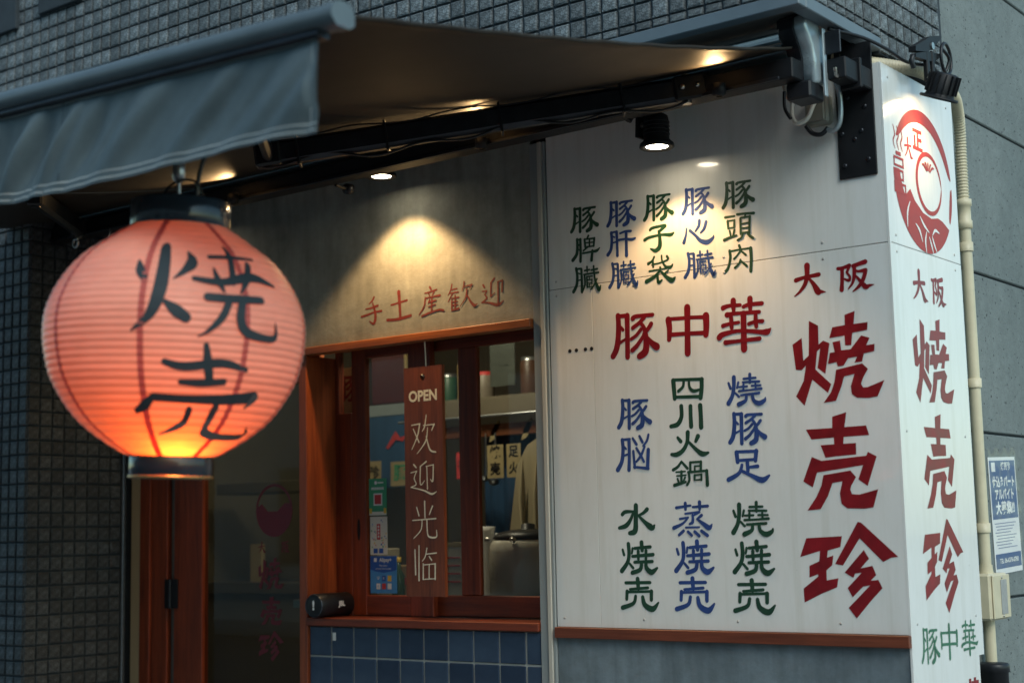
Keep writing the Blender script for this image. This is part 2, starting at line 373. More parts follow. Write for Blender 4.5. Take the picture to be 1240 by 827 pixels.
GLYPH={'豚': (213, 178, '-698 801 176,-680 469 188,-717 -35 200,-804 -431 211,-965 -680 200;-639 769 132,-308 759 142;-290 757 190,-304 77 178,-324 -767 178;-593 384 78,-490 247 112;-646 -219 107,-370 -93 85;-44 630 172,107 690 132,814 675 130;460 628 139,246 449 129,-58 279 140;275 446 117,443 203 140,504 -203 197,458 -623 244,198 -784 210;295 193 129,80 -11 118,-132 -116 119;404 -43 130,126 -367 142,-101 -536 164;742 348 151,588 164 141,406 7 119;519 -104 119,744 -350 183,942 -503 246'), '中': (178, 186, '-781 457 218,-748 132 195,-782 -260 160;-751 479 119,-323 459 119,187 440 118,745 395 127;775 441 231,775 76 209,745 -237 187;-718 -93 139,-176 -112 128,720 -162 136;22 816 225,3 106 202,-25 -822 213'), '華': (213, 193, '-787 656 165,-567 705 126,-107 688 115;-369 876 184,-376 708 173,-369 514 119;24 616 125,241 663 124,745 655 133;288 873 181,286 706 170,285 467 117;-635 398 173,-309 412 115,626 369 123;13 377 192,-5 -242 192,-18 -861 213;-816 31 136,-541 75 106,-189 87 106;-477 285 140,-475 93 140,-467 -76 129;209 -2 124,478 52 105,742 38 124;488 255 137,479 66 137,496 -126 126;-970 -363 194,-829 -271 164,-283 -205 115,251 -258 124,671 -333 142,908 -343 189,1044 -243 47;-734 -564 153,-300 -558 114,608 -550 132'), '大': (117, 111, '-497 13 139,-165 73 106,353 110 130;-63 463 185,-81 113 145,-177 -176 132,-381 -404 85,-566 -528 43;-5 3 78,148 -190 129,297 -457 195,403 -482 118,577 -502 20'), '阪': (131, 102, '-608 333 99,-449 326 109,-182 391 109;-451 289 115,-472 -104 115,-501 -396 136;-183 378 102,-286 169 82;-287 157 72,-190 10 77,-222 -109 92,-390 -40 56;-53 350 119,158 397 123,382 441 138;-15 333 113,-32 15 113,-110 -221 82,-264 -387 36;42 178 73,145 153 78,379 160 122;379 148 126,286 -122 121,118 -346 101,-99 -493 35;33 7 65,179 -182 100,349 -386 149,479 -365 89,648 -348 20'), '手': (125, 121, '155 562 87,44 414 75,-139 300 38;-324 105 56,4 123 67,367 179 99;-584 -191 78,-291 -157 89,146 -81 66,579 -63 88;79 302 69,204 -60 109,214 -382 136,103 -558 96,-112 -429 41'), '土': (141, 126, '-431 51 77,30 106 77,451 154 87;2 549 166,43 41 138,75 -570 124;-653 -547 107,-122 -576 107,649 -499 117'), '産': (139, 123, '-76 573 87,-10 461 87;-354 344 43,-80 365 65,295 425 64;-149 320 62,-83 209 62;158 363 61,54 219 49;-323 132 53,-16 149 53,459 172 94;-323 158 63,-398 -199 75,-679 -508 31;-86 53 56,-156 -70 56;-88 -51 43,252 -12 64;-160 -236 43,215 -173 54;38 117 67,7 -400 80;-508 -579 75,-28 -474 75,413 -418 74,647 -469 95'), '歓': (156, 114, '-554 518 61,-626 294 61,-763 103 31;-626 294 42,-293 317 63;-695 173 41,-230 171 62;-529 154 54,-666 -36 54,-770 -179 24;-568 -99 59,-577 -535 73;-567 -48 41,-202 -38 57;-570 -202 41,-272 -199 46;-553 -332 41,-261 -329 46;-557 -537 58,-212 -498 84;-385 60 53,-397 -478 59;88 544 56,58 368 50,-32 173 25;70 341 42,497 392 52;497 392 64,363 229 29;232 245 60,159 -104 66,-145 -429 24;227 15 46,416 -287 91,607 -460 114,770 -402 23'), '迎': (114, 117, '-458 339 83,-396 240 82;-509 91 40,-284 90 50;-284 65 52,-384 -50 46;-384 -50 48,-291 -212 72,-519 -338 36;-552 -350 41,-168 -403 71,274 -527 111,562 -384 20;112 549 68,-84 370 45;-53 366 63,-85 -160 63;-85 -160 50,128 -33 33;266 379 41,521 413 57;521 413 68,490 -25 75;298 375 63,287 -504 63'), '脾': (133, 105, '-381 418 96,-373 164 106,-417 -152 117,-601 -358 128;-382 395 64,-215 395 64;-232 398 99,-230 -39 99,-244 -450 99;-333 204 49,-262 172 58;-339 -2 56,-256 10 56;146 483 82,88 399 61;-34 370 81,-5 68 81;-34 370 55,416 354 64;416 354 85,378 62 75;0 228 46,383 208 46;-5 68 55,378 62 55;196 338 65,187 65 65;104 54 59,-92 -57 69;-123 -154 66,234 -147 65,508 -137 102,647 -42 37;318 -112 96,267 -470 107'), '肝': (133, 106, '-421 474 104,-404 200 104,-455 -155 114,-601 -339 125;-411 473 68,-180 485 68;-180 476 106,-170 32 96,-175 -418 106;-362 330 48,-278 282 58;-371 82 55,-194 103 55;-23 395 72,218 438 72,455 418 81;-85 156 81,207 152 72,469 102 99,628 125 72;243 403 105,241 -69 105,237 -472 116'), '臓': (133, 100, '-457 452 99,-413 177 98,-455 -160 109,-605 -385 121;-431 424 68,-235 423 68;-219 396 89,-214 5 89,-216 -433 100;-370 269 46,-282 233 51;-392 3 49,-252 10 49;-72 328 59,151 338 58;45 459 66,48 264 55;232 312 58,508 325 68;348 443 66,350 224 55;-106 186 58,227 192 58,557 187 67;-78 183 65,-65 -160 65,-158 -391 54;29 96 60,40 -294 60;29 96 44,278 88 44;52 -29 39,261 -31 39;261 -31 49,255 -176 49;46 -150 39,256 -161 39;40 -294 44,288 -291 43;156 79 38,151 -32 38;145 -162 38,140 -283 38;367 246 63,408 -74 73,506 -328 115,583 -444 115,645 -297 42;492 -36 57,345 -260 57,202 -387 57'), '子': (133, 99, '-363 362 102,-244 420 101,248 449 91;276 421 126,69 276 95;10 259 98,44 -44 130,16 -314 152,-162 -429 131,-361 -338 55;-610 21 111,-403 92 91,120 119 80,491 67 120,635 121 60'), '袋': (131, 106, '-234 490 74,-327 352 75,-493 274 107;-298 349 80,-289 124 69;-332 214 61,73 251 50,334 316 70;83 498 64,104 297 63,239 82 84,437 32 105,537 118 52;311 443 86,365 362 75;-457 -5 60,6 2 49,293 15 49;9 71 77,35 8 66;4 -37 73,-234 -231 105,-588 -372 137;-116 -171 75,-82 -462 107,76 -392 53;60 -94 72,280 -318 113,491 -452 154,631 -361 51;346 -80 62,171 -182 52'), '心': (131, 96, '-460 208 54,-498 -32 76,-594 -290 120;-323 115 101,-108 -87 91,104 -312 130,377 -398 160,602 -283 100,634 -191 40;81 425 106,45 234 96,-102 59 64;354 336 115,261 105 94,117 -21 63'), '頭': (131, 100, '-530 423 87,-163 417 67;-439 279 86,-424 11 75;-439 279 58,-170 273 58;-170 273 74,-192 16 74;-424 21 58,-192 16 57;-374 -68 63,-344 -241 63;-185 -71 73,-249 -279 63;-604 -374 98,-358 -311 78,-114 -273 68;-53 463 77,267 449 67,610 412 86;293 436 62,233 300 51;73 300 74,64 -250 74;74 324 57,447 317 57;447 317 84,403 -274 73;91 105 48,411 107 48;84 -52 48,403 -59 48;76 -214 57,405 -227 57;154 -263 60,95 -374 70,-69 -448 70;339 -289 60,466 -402 89,553 -462 79'), '肉': (116, 105, '-307 345 94,-292 79 94,-388 -244 94,-530 -395 105;-308 321 67,95 339 57,494 333 66;520 330 115,530 -28 105,493 -474 105;75 486 82,121 312 72,-21 139 62,-144 36 72;146 285 60,325 118 70;105 -20 61,46 -156 71,-121 -278 81;130 -71 60,308 -237 80,359 -291 60'), '脳': (149, 133, '-433 498 127,-414 143 127,-482 -290 139,-670 -581 153;-413 497 88,-106 507 87;-140 482 129,-148 -88 116,-181 -602 129;-357 249 60,-282 163 72;-369 -77 68,-192 -32 68;24 527 85,178 302 96;318 592 85,438 369 97;704 624 84,632 413 84,465 233 72;172 167 85,355 -113 84,475 -334 84;528 202 72,355 -113 96,154 -319 72;39 65 90,81 -532 89;50 -504 77,656 -584 99;683 87 126,626 -556 126'), '四': (134, 85, '-588 344 161,-570 20 149,-552 -302 136;-587 371 97,615 302 107;585 304 144,571 -13 144,513 -353 144;-519 -251 97,528 -301 106;-153 310 94,-193 99 94,-385 -47 106;63 292 80,83 51 91,231 -83 113,477 -59 79'), '川': (139, 94, '-175 401 140,-179 28 140,-345 -228 152,-628 -291 129;207 374 135,203 3 135,207 -341 147;605 373 158,618 -23 145,614 -392 157'), '火': (159, 94, '-471 234 93,-353 95 127;360 240 150,261 62 104;-50 396 149,-89 54 126,-274 -227 138,-527 -358 150,-744 -347 104;-16 50 89,279 -229 122,515 -388 165,758 -358 77'), '鍋': (149, 96, '-343 438 79,-506 260 91,-696 163 103;-314 410 80,-107 190 91;-575 78 53,-204 89 53;-550 -55 53,-179 -44 53;-358 95 86,-374 -300 86;-523 -162 71,-484 -269 71;-213 -122 70,-280 -251 70;-657 -384 109,-189 -280 76;24 395 85,11 80 85;24 395 74,451 401 73;451 401 96,438 88 84;202 255 52,445 255 52;202 255 61,194 72 61;-82 57 74,679 78 73;-52 56 84,-32 -208 84,-132 -388 84;679 78 108,682 -131 108,687 -418 120;188 -59 73,181 -216 73;188 -59 53,462 -44 53;462 -44 72,454 -237 72;181 -226 52,454 -226 52'), '燒': (154, 115, '-665 277 80,-596 88 92;-448 469 138,-464 130 126,-537 -177 126,-697 -427 150;-280 273 80,-335 95 69;-414 -82 66,-274 -222 77;-69 386 73,398 385 72;183 522 104,176 237 81;-104 269 62,536 250 72;-258 115 62,65 116 62;-77 205 70,-87 -2 70;240 118 62,587 112 62;389 194 69,391 -13 69;-265 -31 73,175 -22 62,611 -3 82;-183 -177 73,517 -151 83;21 -192 88,-16 -371 110,-286 -487 143;255 -183 95,303 -393 116,500 -500 147,706 -422 116,751 -322 42'), '足': (170, 116, '-421 498 140,-395 162 128;-409 513 93,376 494 102;348 511 136,304 181 125;-393 213 93,306 222 92;-14 196 127,-2 -164 115;4 -36 72,381 -17 113;-225 51 98,-355 -226 120,-776 -430 143;-235 -154 94,135 -323 115,530 -491 176,811 -350 72'), '水': (160, 114, '-4 487 161,-23 -22 161,-71 -423 185,-300 -499 137;-599 180 123,-465 268 123,-109 275 78;-109 275 82,-249 -17 118,-451 -228 154,-747 -303 107;471 340 137,306 211 103,111 135 80;110 109 80,388 -138 136,648 -314 203,778 -226 45'), '蒸': (164, 129, '-636 410 96,-49 473 74;-260 557 110,-257 347 98;40 418 73,647 437 94;321 582 121,322 332 97;-275 191 64,306 239 74;306 239 77,27 105 55;28 131 81,18 -104 105,-107 -169 70;-498 12 75,-158 57 64;-158 57 67,-382 -147 78,-759 -297 123;392 122 100,205 -4 67;205 -4 65,469 -191 129,674 -315 161,799 -198 43;-265 -291 63,283 -291 62;-362 -410 101,-553 -548 90;-180 -439 90,-33 -572 90;95 -444 101,270 -592 100;368 -423 100,602 -582 110'), '焼': (163, 121, '-678 283 83,-624 99 95;-423 489 130,-407 149 130,-481 -163 130,-740 -474 154;-246 330 83,-284 148 71;-391 -215 80,-245 -372 91;-154 329 95,514 373 104;146 533 144,164 248 120;-258 44 95,622 99 114;-7 224 109,-7 -62 97;328 246 108,314 -64 96;-175 -164 94,581 -143 103;128 -166 112,57 -425 134,-283 -538 135;309 -167 109,331 -374 141,534 -518 173,780 -375 75'), '売': (162, 125, '-578 408 104,454 421 103;-65 554 145,-50 203 133;-404 175 84,356 231 94;-530 97 121,-554 -189 109;-531 71 83,500 103 82;500 103 131,487 -204 119;-171 -82 111,-274 -341 122,-739 -502 146;130 -105 118,209 -387 160,532 -536 181,780 -304 64'), '欢': (137, 160, '-669 403 31,-200 445 41;-200 445 49,-343 -69 49,-660 -603 25;-564 246 37,-254 -324 49;166 782 37,64 308 50,-73 116 25;-2 362 30,593 376 40;593 376 60,457 135 36;235 248 36,118 -294 48,-356 -789 24;149 -96 35,349 -655 59,661 -770 47'), '迎b': (144, 141, '-524 577 58,-393 451 46;-691 244 32,-369 301 31;-369 301 37,-508 7 37,-406 -246 37,-702 -355 24;-702 -355 31,-13 -508 41,444 -672 62,707 -582 21;168 675 56,-153 491 33;-153 491 50,-167 -255 37,61 -115 25;165 477 31,560 528 31;560 528 49,521 -132 49,391 -58 25;204 475 39,225 -467 39'), '光': (134, 156, '23 752 52,36 61 39;-419 517 37,-293 167 49;452 542 48,275 203 36;-655 -23 30,624 27 40;-124 -15 36,-198 -427 36,-602 -766 24;140 9 46,168 -581 45,322 -731 57,648 -717 45,653 -443 23'), '临': (122, 147, '-589 550 40,-568 -463 53;-361 715 39,-387 -708 52;72 612 36,-27 270 36,-201 75 24;27 367 30,589 411 40;196 268 46,323 121 46;-138 -23 39,-150 -659 52;-139 -72 30,515 -27 30;515 -27 52,502 -658 52;-150 -659 30,503 -629 30;189 -74 39,178 -630 39')}
PLACE=[('豚', -1.0028, 2.0055, 0.213, 0.1778, 0.0), ('中', -0.7776, 2.0019, 0.178, 0.1857, 0.0), ('華', -0.5515, 1.9996, 0.2134, 0.1935, 0.0), ('大', -0.2943, 2.1278, 0.1174, 0.111, 0.0), ('阪', -0.128, 2.1166, 0.1315, 0.1021, 0.0), ('手', -2.311, 2.2376, 0.1246, 0.1212, 0.0), ('土', -2.1562, 2.2443, 0.1414, 0.1264, 0.0), ('産', -1.9785, 2.2431, 0.1389, 0.1232, 0.0), ('歓', -1.8128, 2.245, 0.1563, 0.1143, 0.0), ('迎', -1.6611, 2.2411, 0.1145, 0.1165, 0.0), ('脾', -1.2088, 2.3533, 0.1331, 0.1047, 0.0), ('肝', -1.0489, 2.3511, 0.1327, 0.1059, 0.0), ('臓', -0.7188, 2.2316, 0.1331, 0.1003, 0.0), ('子', -0.8839, 2.3486, 0.1331, 0.099, 0.0), ('袋', -0.8834, 2.2342, 0.1313, 0.1059, 0.0), ('心', -0.7203, 2.347, 0.1307, 0.0956, 0.0), ('頭', -0.5539, 2.3425, 0.1307, 0.1003, 0.0), ('肉', -0.5639, 2.2294, 0.1165, 0.1053, 0.0), ('脳', -1.0268, 1.5785, 0.1492, 0.1332, 0.0), ('四', -0.7857, 1.7927, 0.1337, 0.0849, 0.0), ('川', -0.7978, 1.6939, 0.1385, 0.0942, 0.0), ('火', -0.7871, 1.5999, 0.1593, 0.0941, 0.0), ('鍋', -0.788, 1.4941, 0.1495, 0.0956, 0.0), ('燒', -0.5537, 1.7726, 0.1543, 0.1147, 0.0), ('足', -0.5578, 1.51, 0.1695, 0.1158, 0.0), ('水', -1.0202, 1.3408, 0.1601, 0.1135, 0.0), ('蒸', -0.7869, 1.3358, 0.1641, 0.1285, 0.0), ('焼', -0.7857, 1.2042, 0.1635, 0.121, 0.0), ('売', -0.7882, 1.0743, 0.1624, 0.1253, 0.0), ('欢', -2.1511, 1.7165, 0.1369, 0.1602, 0.14), ('迎b', -2.1551, 1.5349, 0.1435, 0.1406, 0.14), ('光', -2.1529, 1.3641, 0.134, 0.1556, 0.14), ('临', -2.1484, 1.186, 0.1218, 0.1469, 0.14)]
EXTRA=[('豚', -1.2112, 2.467, 0.1327, 0.0833, 'g'), ('豚', -1.0451, 2.4659, 0.1323, 0.0865, 'b'), ('臓', -1.2088, 2.2373, 0.1319, 0.0924, 'g'), ('臓', -1.0442, 2.2349, 0.1345, 0.0919, 'b'), ('豚', -0.8825, 2.4642, 0.1294, 0.0845, 'g'), ('豚', -0.7183, 2.4625, 0.128, 0.0834, 'b'), ('豚', -0.553, 2.4605, 0.1297, 0.0842, 'g'), ('豚', -1.015, 1.7199, 0.1617, 0.1106, 'b'), ('豚', -0.5545, 1.6402, 0.1599, 0.0976, 'b'), ('焼', -1.0155, 1.204, 0.1616, 0.1175, 'g'), ('売', -1.0162, 1.0747, 0.1597, 0.1221, 'g'), ('燒', -0.5507, 1.3308, 0.1582, 0.1143, 'g'), ('焼', -0.5514, 1.1997, 0.16, 0.1157, 'g'), ('売', -0.5547, 1.07, 0.1571, 0.1195, 'g')]
SIDE=[('大', 0.2268, 2.0982, 0.1197, 0.0967, 'r'), ('阪', 0.3846, 2.093, 0.1427, 0.0858, 'r'), ('豚', 0.1425, 0.9111, 0.1564, 0.0964, 'g'), ('中', 0.3028, 0.9132, 0.1337, 0.1045, 'g'), ('華', 0.4776, 0.9136, 0.1552, 0.1088, 'g'), ('BIG焼', 0.3051, 1.8476, 0.348, 0.2704, 'r'), ('BIG売', 0.3043, 1.5094, 0.2646, 0.3061, 'r'), ('BIG珍', 0.2955, 1.161, 0.3467, 0.3003, 'r')]
BIG={'焼': (-0.2062, 1.8522, 0.3232, 0.2991, '-1616,591 -1266,788 -1243,14 -1033,171 -968,1340 -643,1144 -657,509 -480,624 -258,515 -458,-490 -731,-271 -602,373 -725,288 -814,-316 -265,-852 -397,-1132 -941,-647 -1272,-1496 -1569,-1168 -1263,-665 -1155,-156 -1322,-300 -1533,-269|-127,1035 329,1067 333,1405 700,1496 640,1069 1137,1083 1109,828 578,782 519,381 302,393 301,722 -254,681|-144,539 129,566 149,239 493,250 885,665 1180,559 1049,327 1341,343 1319,110 952,66 874,-193 607,-204 710,-15 385,-42 210,-273 0,-281 -30,-135 -347,-173 -257,189 -77,203|-62,-392 871,-256 1065,-453 892,-707 798,-914 859,-1046 1018,-1050 1616,-863 1354,-1372 1044,-1401 636,-1363 459,-1230 436,-971 587,-576 214,-631 104,-946 -117,-1412 -565,-1449 -278,-1111 -145,-797'), '売': (-0.218, 1.5122, 0.2656, 0.3173, '-1145,1097 -189,1097 -169,1469 340,1586 249,1100 1015,1109 1101,795 204,782 182,557 629,559 618,186 -108,158 -484,129 -636,549 -143,558 -145,781 -961,761|-977,178 -630,33 969,127 1031,250 1328,89 965,-849 651,-626 840,-171 -815,-346 -991,-825 -1328,-618|-584,-441 383,-328 573,-547 393,-819 350,-945 401,-1094 651,-1123 1323,-970 1125,-1544 807,-1581 216,-1553 17,-1399 -25,-1059 89,-664 -271,-710 -456,-1130 -736,-1548 -1220,-1586 -881,-1159 -672,-781'), '珍': (-0.2028, 1.1575, 0.3454, 0.3095, '-1471,1048 -182,1096 -256,747 -711,638 -752,402 -520,476 -578,160 -792,-8 -800,-333 -379,-261 -440,-555 -1009,-768 -1636,-1057 -1651,-602 -1097,-206 -1102,-134 -1419,-240 -1399,142 -1038,289 -992,628 -1727,430|397,1547 518,1520 1727,416 1483,385 1210,255 436,1019 -196,146 -469,202|560,642 730,362 415,52 833,133 951,-157 744,-343 1014,-313 1141,-576 765,-941 200,-1547 -63,-1211 723,-487 473,-530 92,-873 -65,-574 453,-82 225,-106 149,-248 -148,-81')}
LAN=dict(bot=[-1.1016, -2.05, 1.4868],ax=[0.0492, -0.0, 0.9988],H=0.6687,prof=[(0.028, 0.1122), (0.0518, 0.1559), (0.0777, 0.1955), (0.11, 0.2352), (0.1467, 0.2666), (0.1855, 0.2919), (0.2243, 0.312), (0.261, 0.3228), (0.2998, 0.3304), (0.3365, 0.3338), (0.3708, 0.3331), (0.4048, 0.3271), (0.4441, 0.3117), (0.4734, 0.2962), (0.5073, 0.2733), (0.5439, 0.2399), (0.571, 0.2022), (0.6011, 0.1602), (0.6198, 0.1307), (0.6313, 0.116)])
LSTR={'焼': '31.3 4951 59,33.0 4721 177,35.6 4499 137;43.4 5318 236,43.8 4882 255,43.0 4205 255,39.7 3608 177,32.3 3205 39;55.5 5220 59,57.0 4967 236,53.4 4727 137,48.6 4502 29;45.3 3933 79,50.0 3717 216,54.1 3549 196;66.0 5136 79,75.7 5174 79,93.4 5211 59;77.2 5440 79,77.8 5166 137,75.4 4513 137;57.6 4529 98,70.1 4485 137,86.9 4696 177,100.0 4552 59;67.3 4812 59,68.5 4526 137,70.6 4252 59;87.5 5024 137,83.1 4606 137,78.5 4245 39;63.2 4077 157,72.7 4074 157,88.8 4118 137;72.6 4028 137,69.2 3601 137,63.9 3268 79,59.4 3103 20;78.7 4059 157,77.5 3595 177,80.4 3293 177,89.3 3182 137,96.0 3235 118,95.8 3603 20', '売': '46.2 2481 118,54.8 2385 157,70.8 2498 157,83.0 2380 98;63.2 2913 98,64.6 2479 177,66.2 2091 157;53.3 2020 98,62.9 2013 137,73.4 2066 118;40.2 1659 118,36.7 1485 177,30.9 1328 98;40.8 1660 137,56.1 1629 137,74.9 1647 177,92.0 1745 216;93.5 1722 196,90.4 1488 59;58.8 1355 157,56.7 1074 137,49.0 893 79,41.2 784 29;72.5 1431 177,71.2 1093 177,70.8 898 177;71.2 872 157,82.6 770 118,108.9 803 98,103.3 1010 29'}

# ---------------------------------------------------------------- shared materials
def tilemat(name, c, rnd=.35, warm=0):
    m, t, b = nodes(name)
    v = coords(t)
    n1 = noise(t, v, 60, 8, .75); n2 = noise(t, v, 210, 6, .7)
    col = ramp(t, n1, [(.36, vary(c, .35)), (.51, c), (.66, vary(c, 1.9))])
    sp = ramp(t, n2, [(.43, (.45, .45, .45)), (.57, (1.35, 1.35, 1.35))])
    col = mixc(t, col, sp, .8, 'MULTIPLY')
    oi = N(t, 'ShaderNodeObjectInfo')
    wn = N(t, 'ShaderNodeTexWhiteNoise'); wn.noise_dimensions = '1D'
    t.links.new(oi.outputs['Random'], wn.inputs['W'])
    r2 = ramp(t, wn.outputs['Value'], [(0, (1-rnd,)*3), (1, (1.18,)*3)])
    col = mixc(t, col, r2, 1.0, 'MULTIPLY')
    t.links.new(col, b.inputs['Base Color'])
    b.inputs['Roughness'].default_value = .62
    b.inputs['Specular IOR Level'].default_value = .5
    mixh = mixc(t, n1, n2, .45)
    bump(t, b, mixh, .9, .010)
    return m
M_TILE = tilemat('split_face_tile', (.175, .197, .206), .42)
M_TILE_SHADE = tilemat('pillar_tile_shaded', (.080, .090, .098), .35)  # darker copy of the wall tile: weak light on the pillar put into colour
M_GROUT = mat('dark_grout', (.032, .042, .050), .9, .2, 20, bs=.3)
M_CONC = None
def concrete():
    m, t, b = nodes('board_concrete')
    v = coords(t)
    n1 = noise(t, v, 1.6, 6, .55); n2 = noise(t, v, 24, 8, .7); n3 = noise(t, coords(t, (1, 1, .35)), 5, 5, .6)
    col = ramp(t, n1, [(.3, (.150, .174, .170)), (.7, (.205, .230, .222))])
    col = mixc(t, col, ramp(t, n2, [(.3, (.80, .80, .80)), (.7, (1.1, 1.1, 1.1))]), .9, 'MULTIPLY')
    col = mixc(t, col, ramp(t, n3, [(.3, (.86, .86, .86)), (.7, (1.05, 1.05, 1.05))]), .9, 'MULTIPLY')
    pits = []
    for sc, th in ((15, .075), (46, .10), (5, .035)):
        vo = N(t, 'ShaderNodeTexVoronoi'); vo.voronoi_dimensions = '2D'; vo.inputs['Scale'].default_value = sc
        sx_ = N(t, 'ShaderNodeSeparateXYZ'); cx_ = N(t, 'ShaderNodeCombineXYZ')
        t.links.new(v, sx_.inputs[0]); t.links.new(sx_.outputs[1], cx_.inputs[0]); t.links.new(sx_.outputs[2], cx_.inputs[1])
        t.links.new(cx_.outputs[0], vo.inputs['Vector'])
        r_ = ramp(t, vo.outputs['Distance'], [(th*.5, (0, 0, 0)), (th, (1, 1, 1))])
        # only some of the cells hold a bubble
        se = N(t, 'ShaderNodeSeparateColor'); t.links.new(vo.outputs['Color'], se.inputs[0])
        g_ = ramp(t, se.outputs[0], [(.52, (0, 0, 0)), (.53, (1, 1, 1))])
        pits.append(mixc(t, r_, g_, 1.0, 'ADD'))
    allp = mixc(t, mixc(t, pits[0], pits[1], 1.0, 'MULTIPLY'), pits[2], 1.0, 'MULTIPLY')
    col = mixc(t, col, mixc(t, (.25, .25, .25), (1.0, 1.0, 1.0), allp), 1.0, 'MULTIPLY')
    t.links.new(col, b.inputs['Base Color'])
    b.inputs['Roughness'].default_value = .75
    h = mixc(t, allp, n2, .25)
    bump(t, b, h, .7, .006)
    return m
M_CONC = concrete()
def mortar(name, c, streak=1.0):
    m, t, b = nodes(name)
    v = coords(t)
    n1 = noise(t, v, 3.2, 8, .65, .3); n2 = noise(t, coords(t, (9, 9, 1.1)), 1.6, 6, .6); n3 = noise(t, v, 70, 8, .7); n4 = noise(t, v, 14, 6, .7)
    col = ramp(t, n1, [(.28, vary(c, .70)), (.5, c), (.72, vary(c, 1.28))])
    col = mixc(t, col, ramp(t, n2, [(.3, (.70, .71, .70)), (.65, (1.08, 1.08, 1.06))]), .85*streak, 'MULTIPLY')
    col = mixc(t, col, ramp(t, n4, [(.3, (.82, .8, .76)), (.6, (1.05, 1.05, 1.05))]), .8, 'MULTIPLY')
    t.links.new(col, b.inputs['Base Color'])
    b.inputs['Roughness'].default_value = .78
    bump(t, b, mixc(t, n3, n4, .5), .45, .006)
    return m
M_MORT = mortar('mottled_mortar', (.295, .305, .275))
M_RENDER = mortar('blue_grey_render', (.17, .215, .245), 1.0)
def whitepanel():
    m, t, b = nodes('white_panel')
    v = coords(t)
    n1 = noise(t, v, 2.0, 6, .6); n2 = noise(t, coords(t, (3, 3, .6)), 9, 7, .7)
    n3 = noise(t, v, 55, 3, .5)
    col = ramp(t, n1, [(.3, (.755, .76, .73)), (.7, (.81, .81, .78))])
    col = mixc(t, col, ramp(t, n2, [(.25, (.90, .89, .86)), (.55, (1, 1, 1))]), .5, 'MULTIPLY')
    col = mixc(t, col, ramp(t, n3, [(.20, (.72, .71, .69)), (.27, (1, 1, 1))]), .8, 'MULTIPLY')
    t.links.new(col, b.inputs['Base Color'])
    n5 = noise(t, coords(t, (7, 7, .30)), 2.4, 7, .6)
    col = mixc(t, col, ramp(t, n5, [(.32, (.86, .85, .81)), (.48, (1, 1, 1))]), .6, 'MULTIPLY')
    t.links.new(col, b.inputs['Base Color'])
    r_ = N(t, 'ShaderNodeMapRange'); r_.inputs[3].default_value = .16; r_.inputs[4].default_value = .30
    t.links.new(n2, r_.inputs[0]); t.links.new(r_.outputs[0], b.inputs['Roughness'])
    b.inputs['Specular IOR Level'].default_value = .4
    b.inputs['Coat Weight'].default_value = .55; b.inputs['Coat Roughness'].default_value = .035
    bump(t, b, n1, .04, .004)
    return m
M_WHITE = whitepanel()
M_RED = mat('red_paint', (.21, .0050, .010), .36, .28, 14)
M_GREEN = mat('green_paint', (.012, .055, .030), .42, .25, 25)
M_BLUE = mat('blue_paint', (.024, .060, .22), .42, .25, 25)
M_GREENS = mat('side_green_paint', (.035, .15, .085), .45, .2, 25)
M_MAROON = mat('maroon_brush_paint', (.17, .022, .018), .7, .3, 40)
M_CREAMINK = mat('cream_ink', (.92, .84, .64), .5, .1, 40)
M_BLACK = mat('black_metal', (.011, .012, .014), .5, .3, 10, bs=.05, spec=.25)
M_BLACKP = mat('black_plastic', (.013, .014, .017), .38, .2, 10, spec=.35)
M_DKSTEEL = mat('dark_steel', (.030, .034, .042), .35, .3, 12, metal=.6)
M_CHROME = mat('bright_steel', (.80, .82, .84), .22, .08, 8, stretch=(1, 10, 10), metal=1)
M_STEEL = mat('brushed_steel', (.42, .44, .46), .32, .12, 8, stretch=(1, 8, 8), metal=.9)
M_BAR = mat('bar_paint', (.115, .145, .16), .36, .12, 8, metal=.1, bs=.02, spec=.3)
M_SILVER = mat('silver_paint', (.40, .47, .50), .30, .08, 8, metal=.45, bs=.02)
M_FASCIA = mat('grey_fascia', (.15, .18, .20), .42, .12, 5, metal=.2)
M_SOFFIT = mat('soffit_board', (.34, .29, .25), .7, .2, 6)
M_BEIGE = mat('beige_plastic', (.60, .53, .37), .42, .10, 9, bs=.03)
M_FRAMEG = mat('frame_grey', (.28, .31, .31), .42, .14, 9, stretch=(1, 1, .2))
M_FRAMEC = mat('frame_cream', (.50, .48, .42), .42, .12, 9, stretch=(1, 1, .2))
M_WSCREW = mat('painted_screw', (.42, .42, .40), .4, .15, 40)
M_SCREW = mat('screw_metal', (.5, .48, .44), .3, .1, 30, metal=1)
W_RED = wood('red_stained_wood', (.085, .016, .008), (.31, .054, .016), 'z')
W_REDX = wood('red_stained_wood_rail', (.085, .016, .008), (.28, .050, .016), 'x')
W_ORG = wood('orange_trim_wood', (.25, .060, .014), (.48, .135, .030), 'x')
W_POST_LIT = wood('post_wood_lit', (.16, .030, .010), (.42, .090, .024), 'z')  # lighter copy of the red wood: lamplight on the jamb put into its colour
W_SIGN = wood('sign_board_wood', (.10, .022, .010), (.30, .075, .028), 'z', .4, 1.4)
W_TRIM = wood('brown_trim_wood', (.085, .022, .012), (.24, .062, .028), 'x', .4)
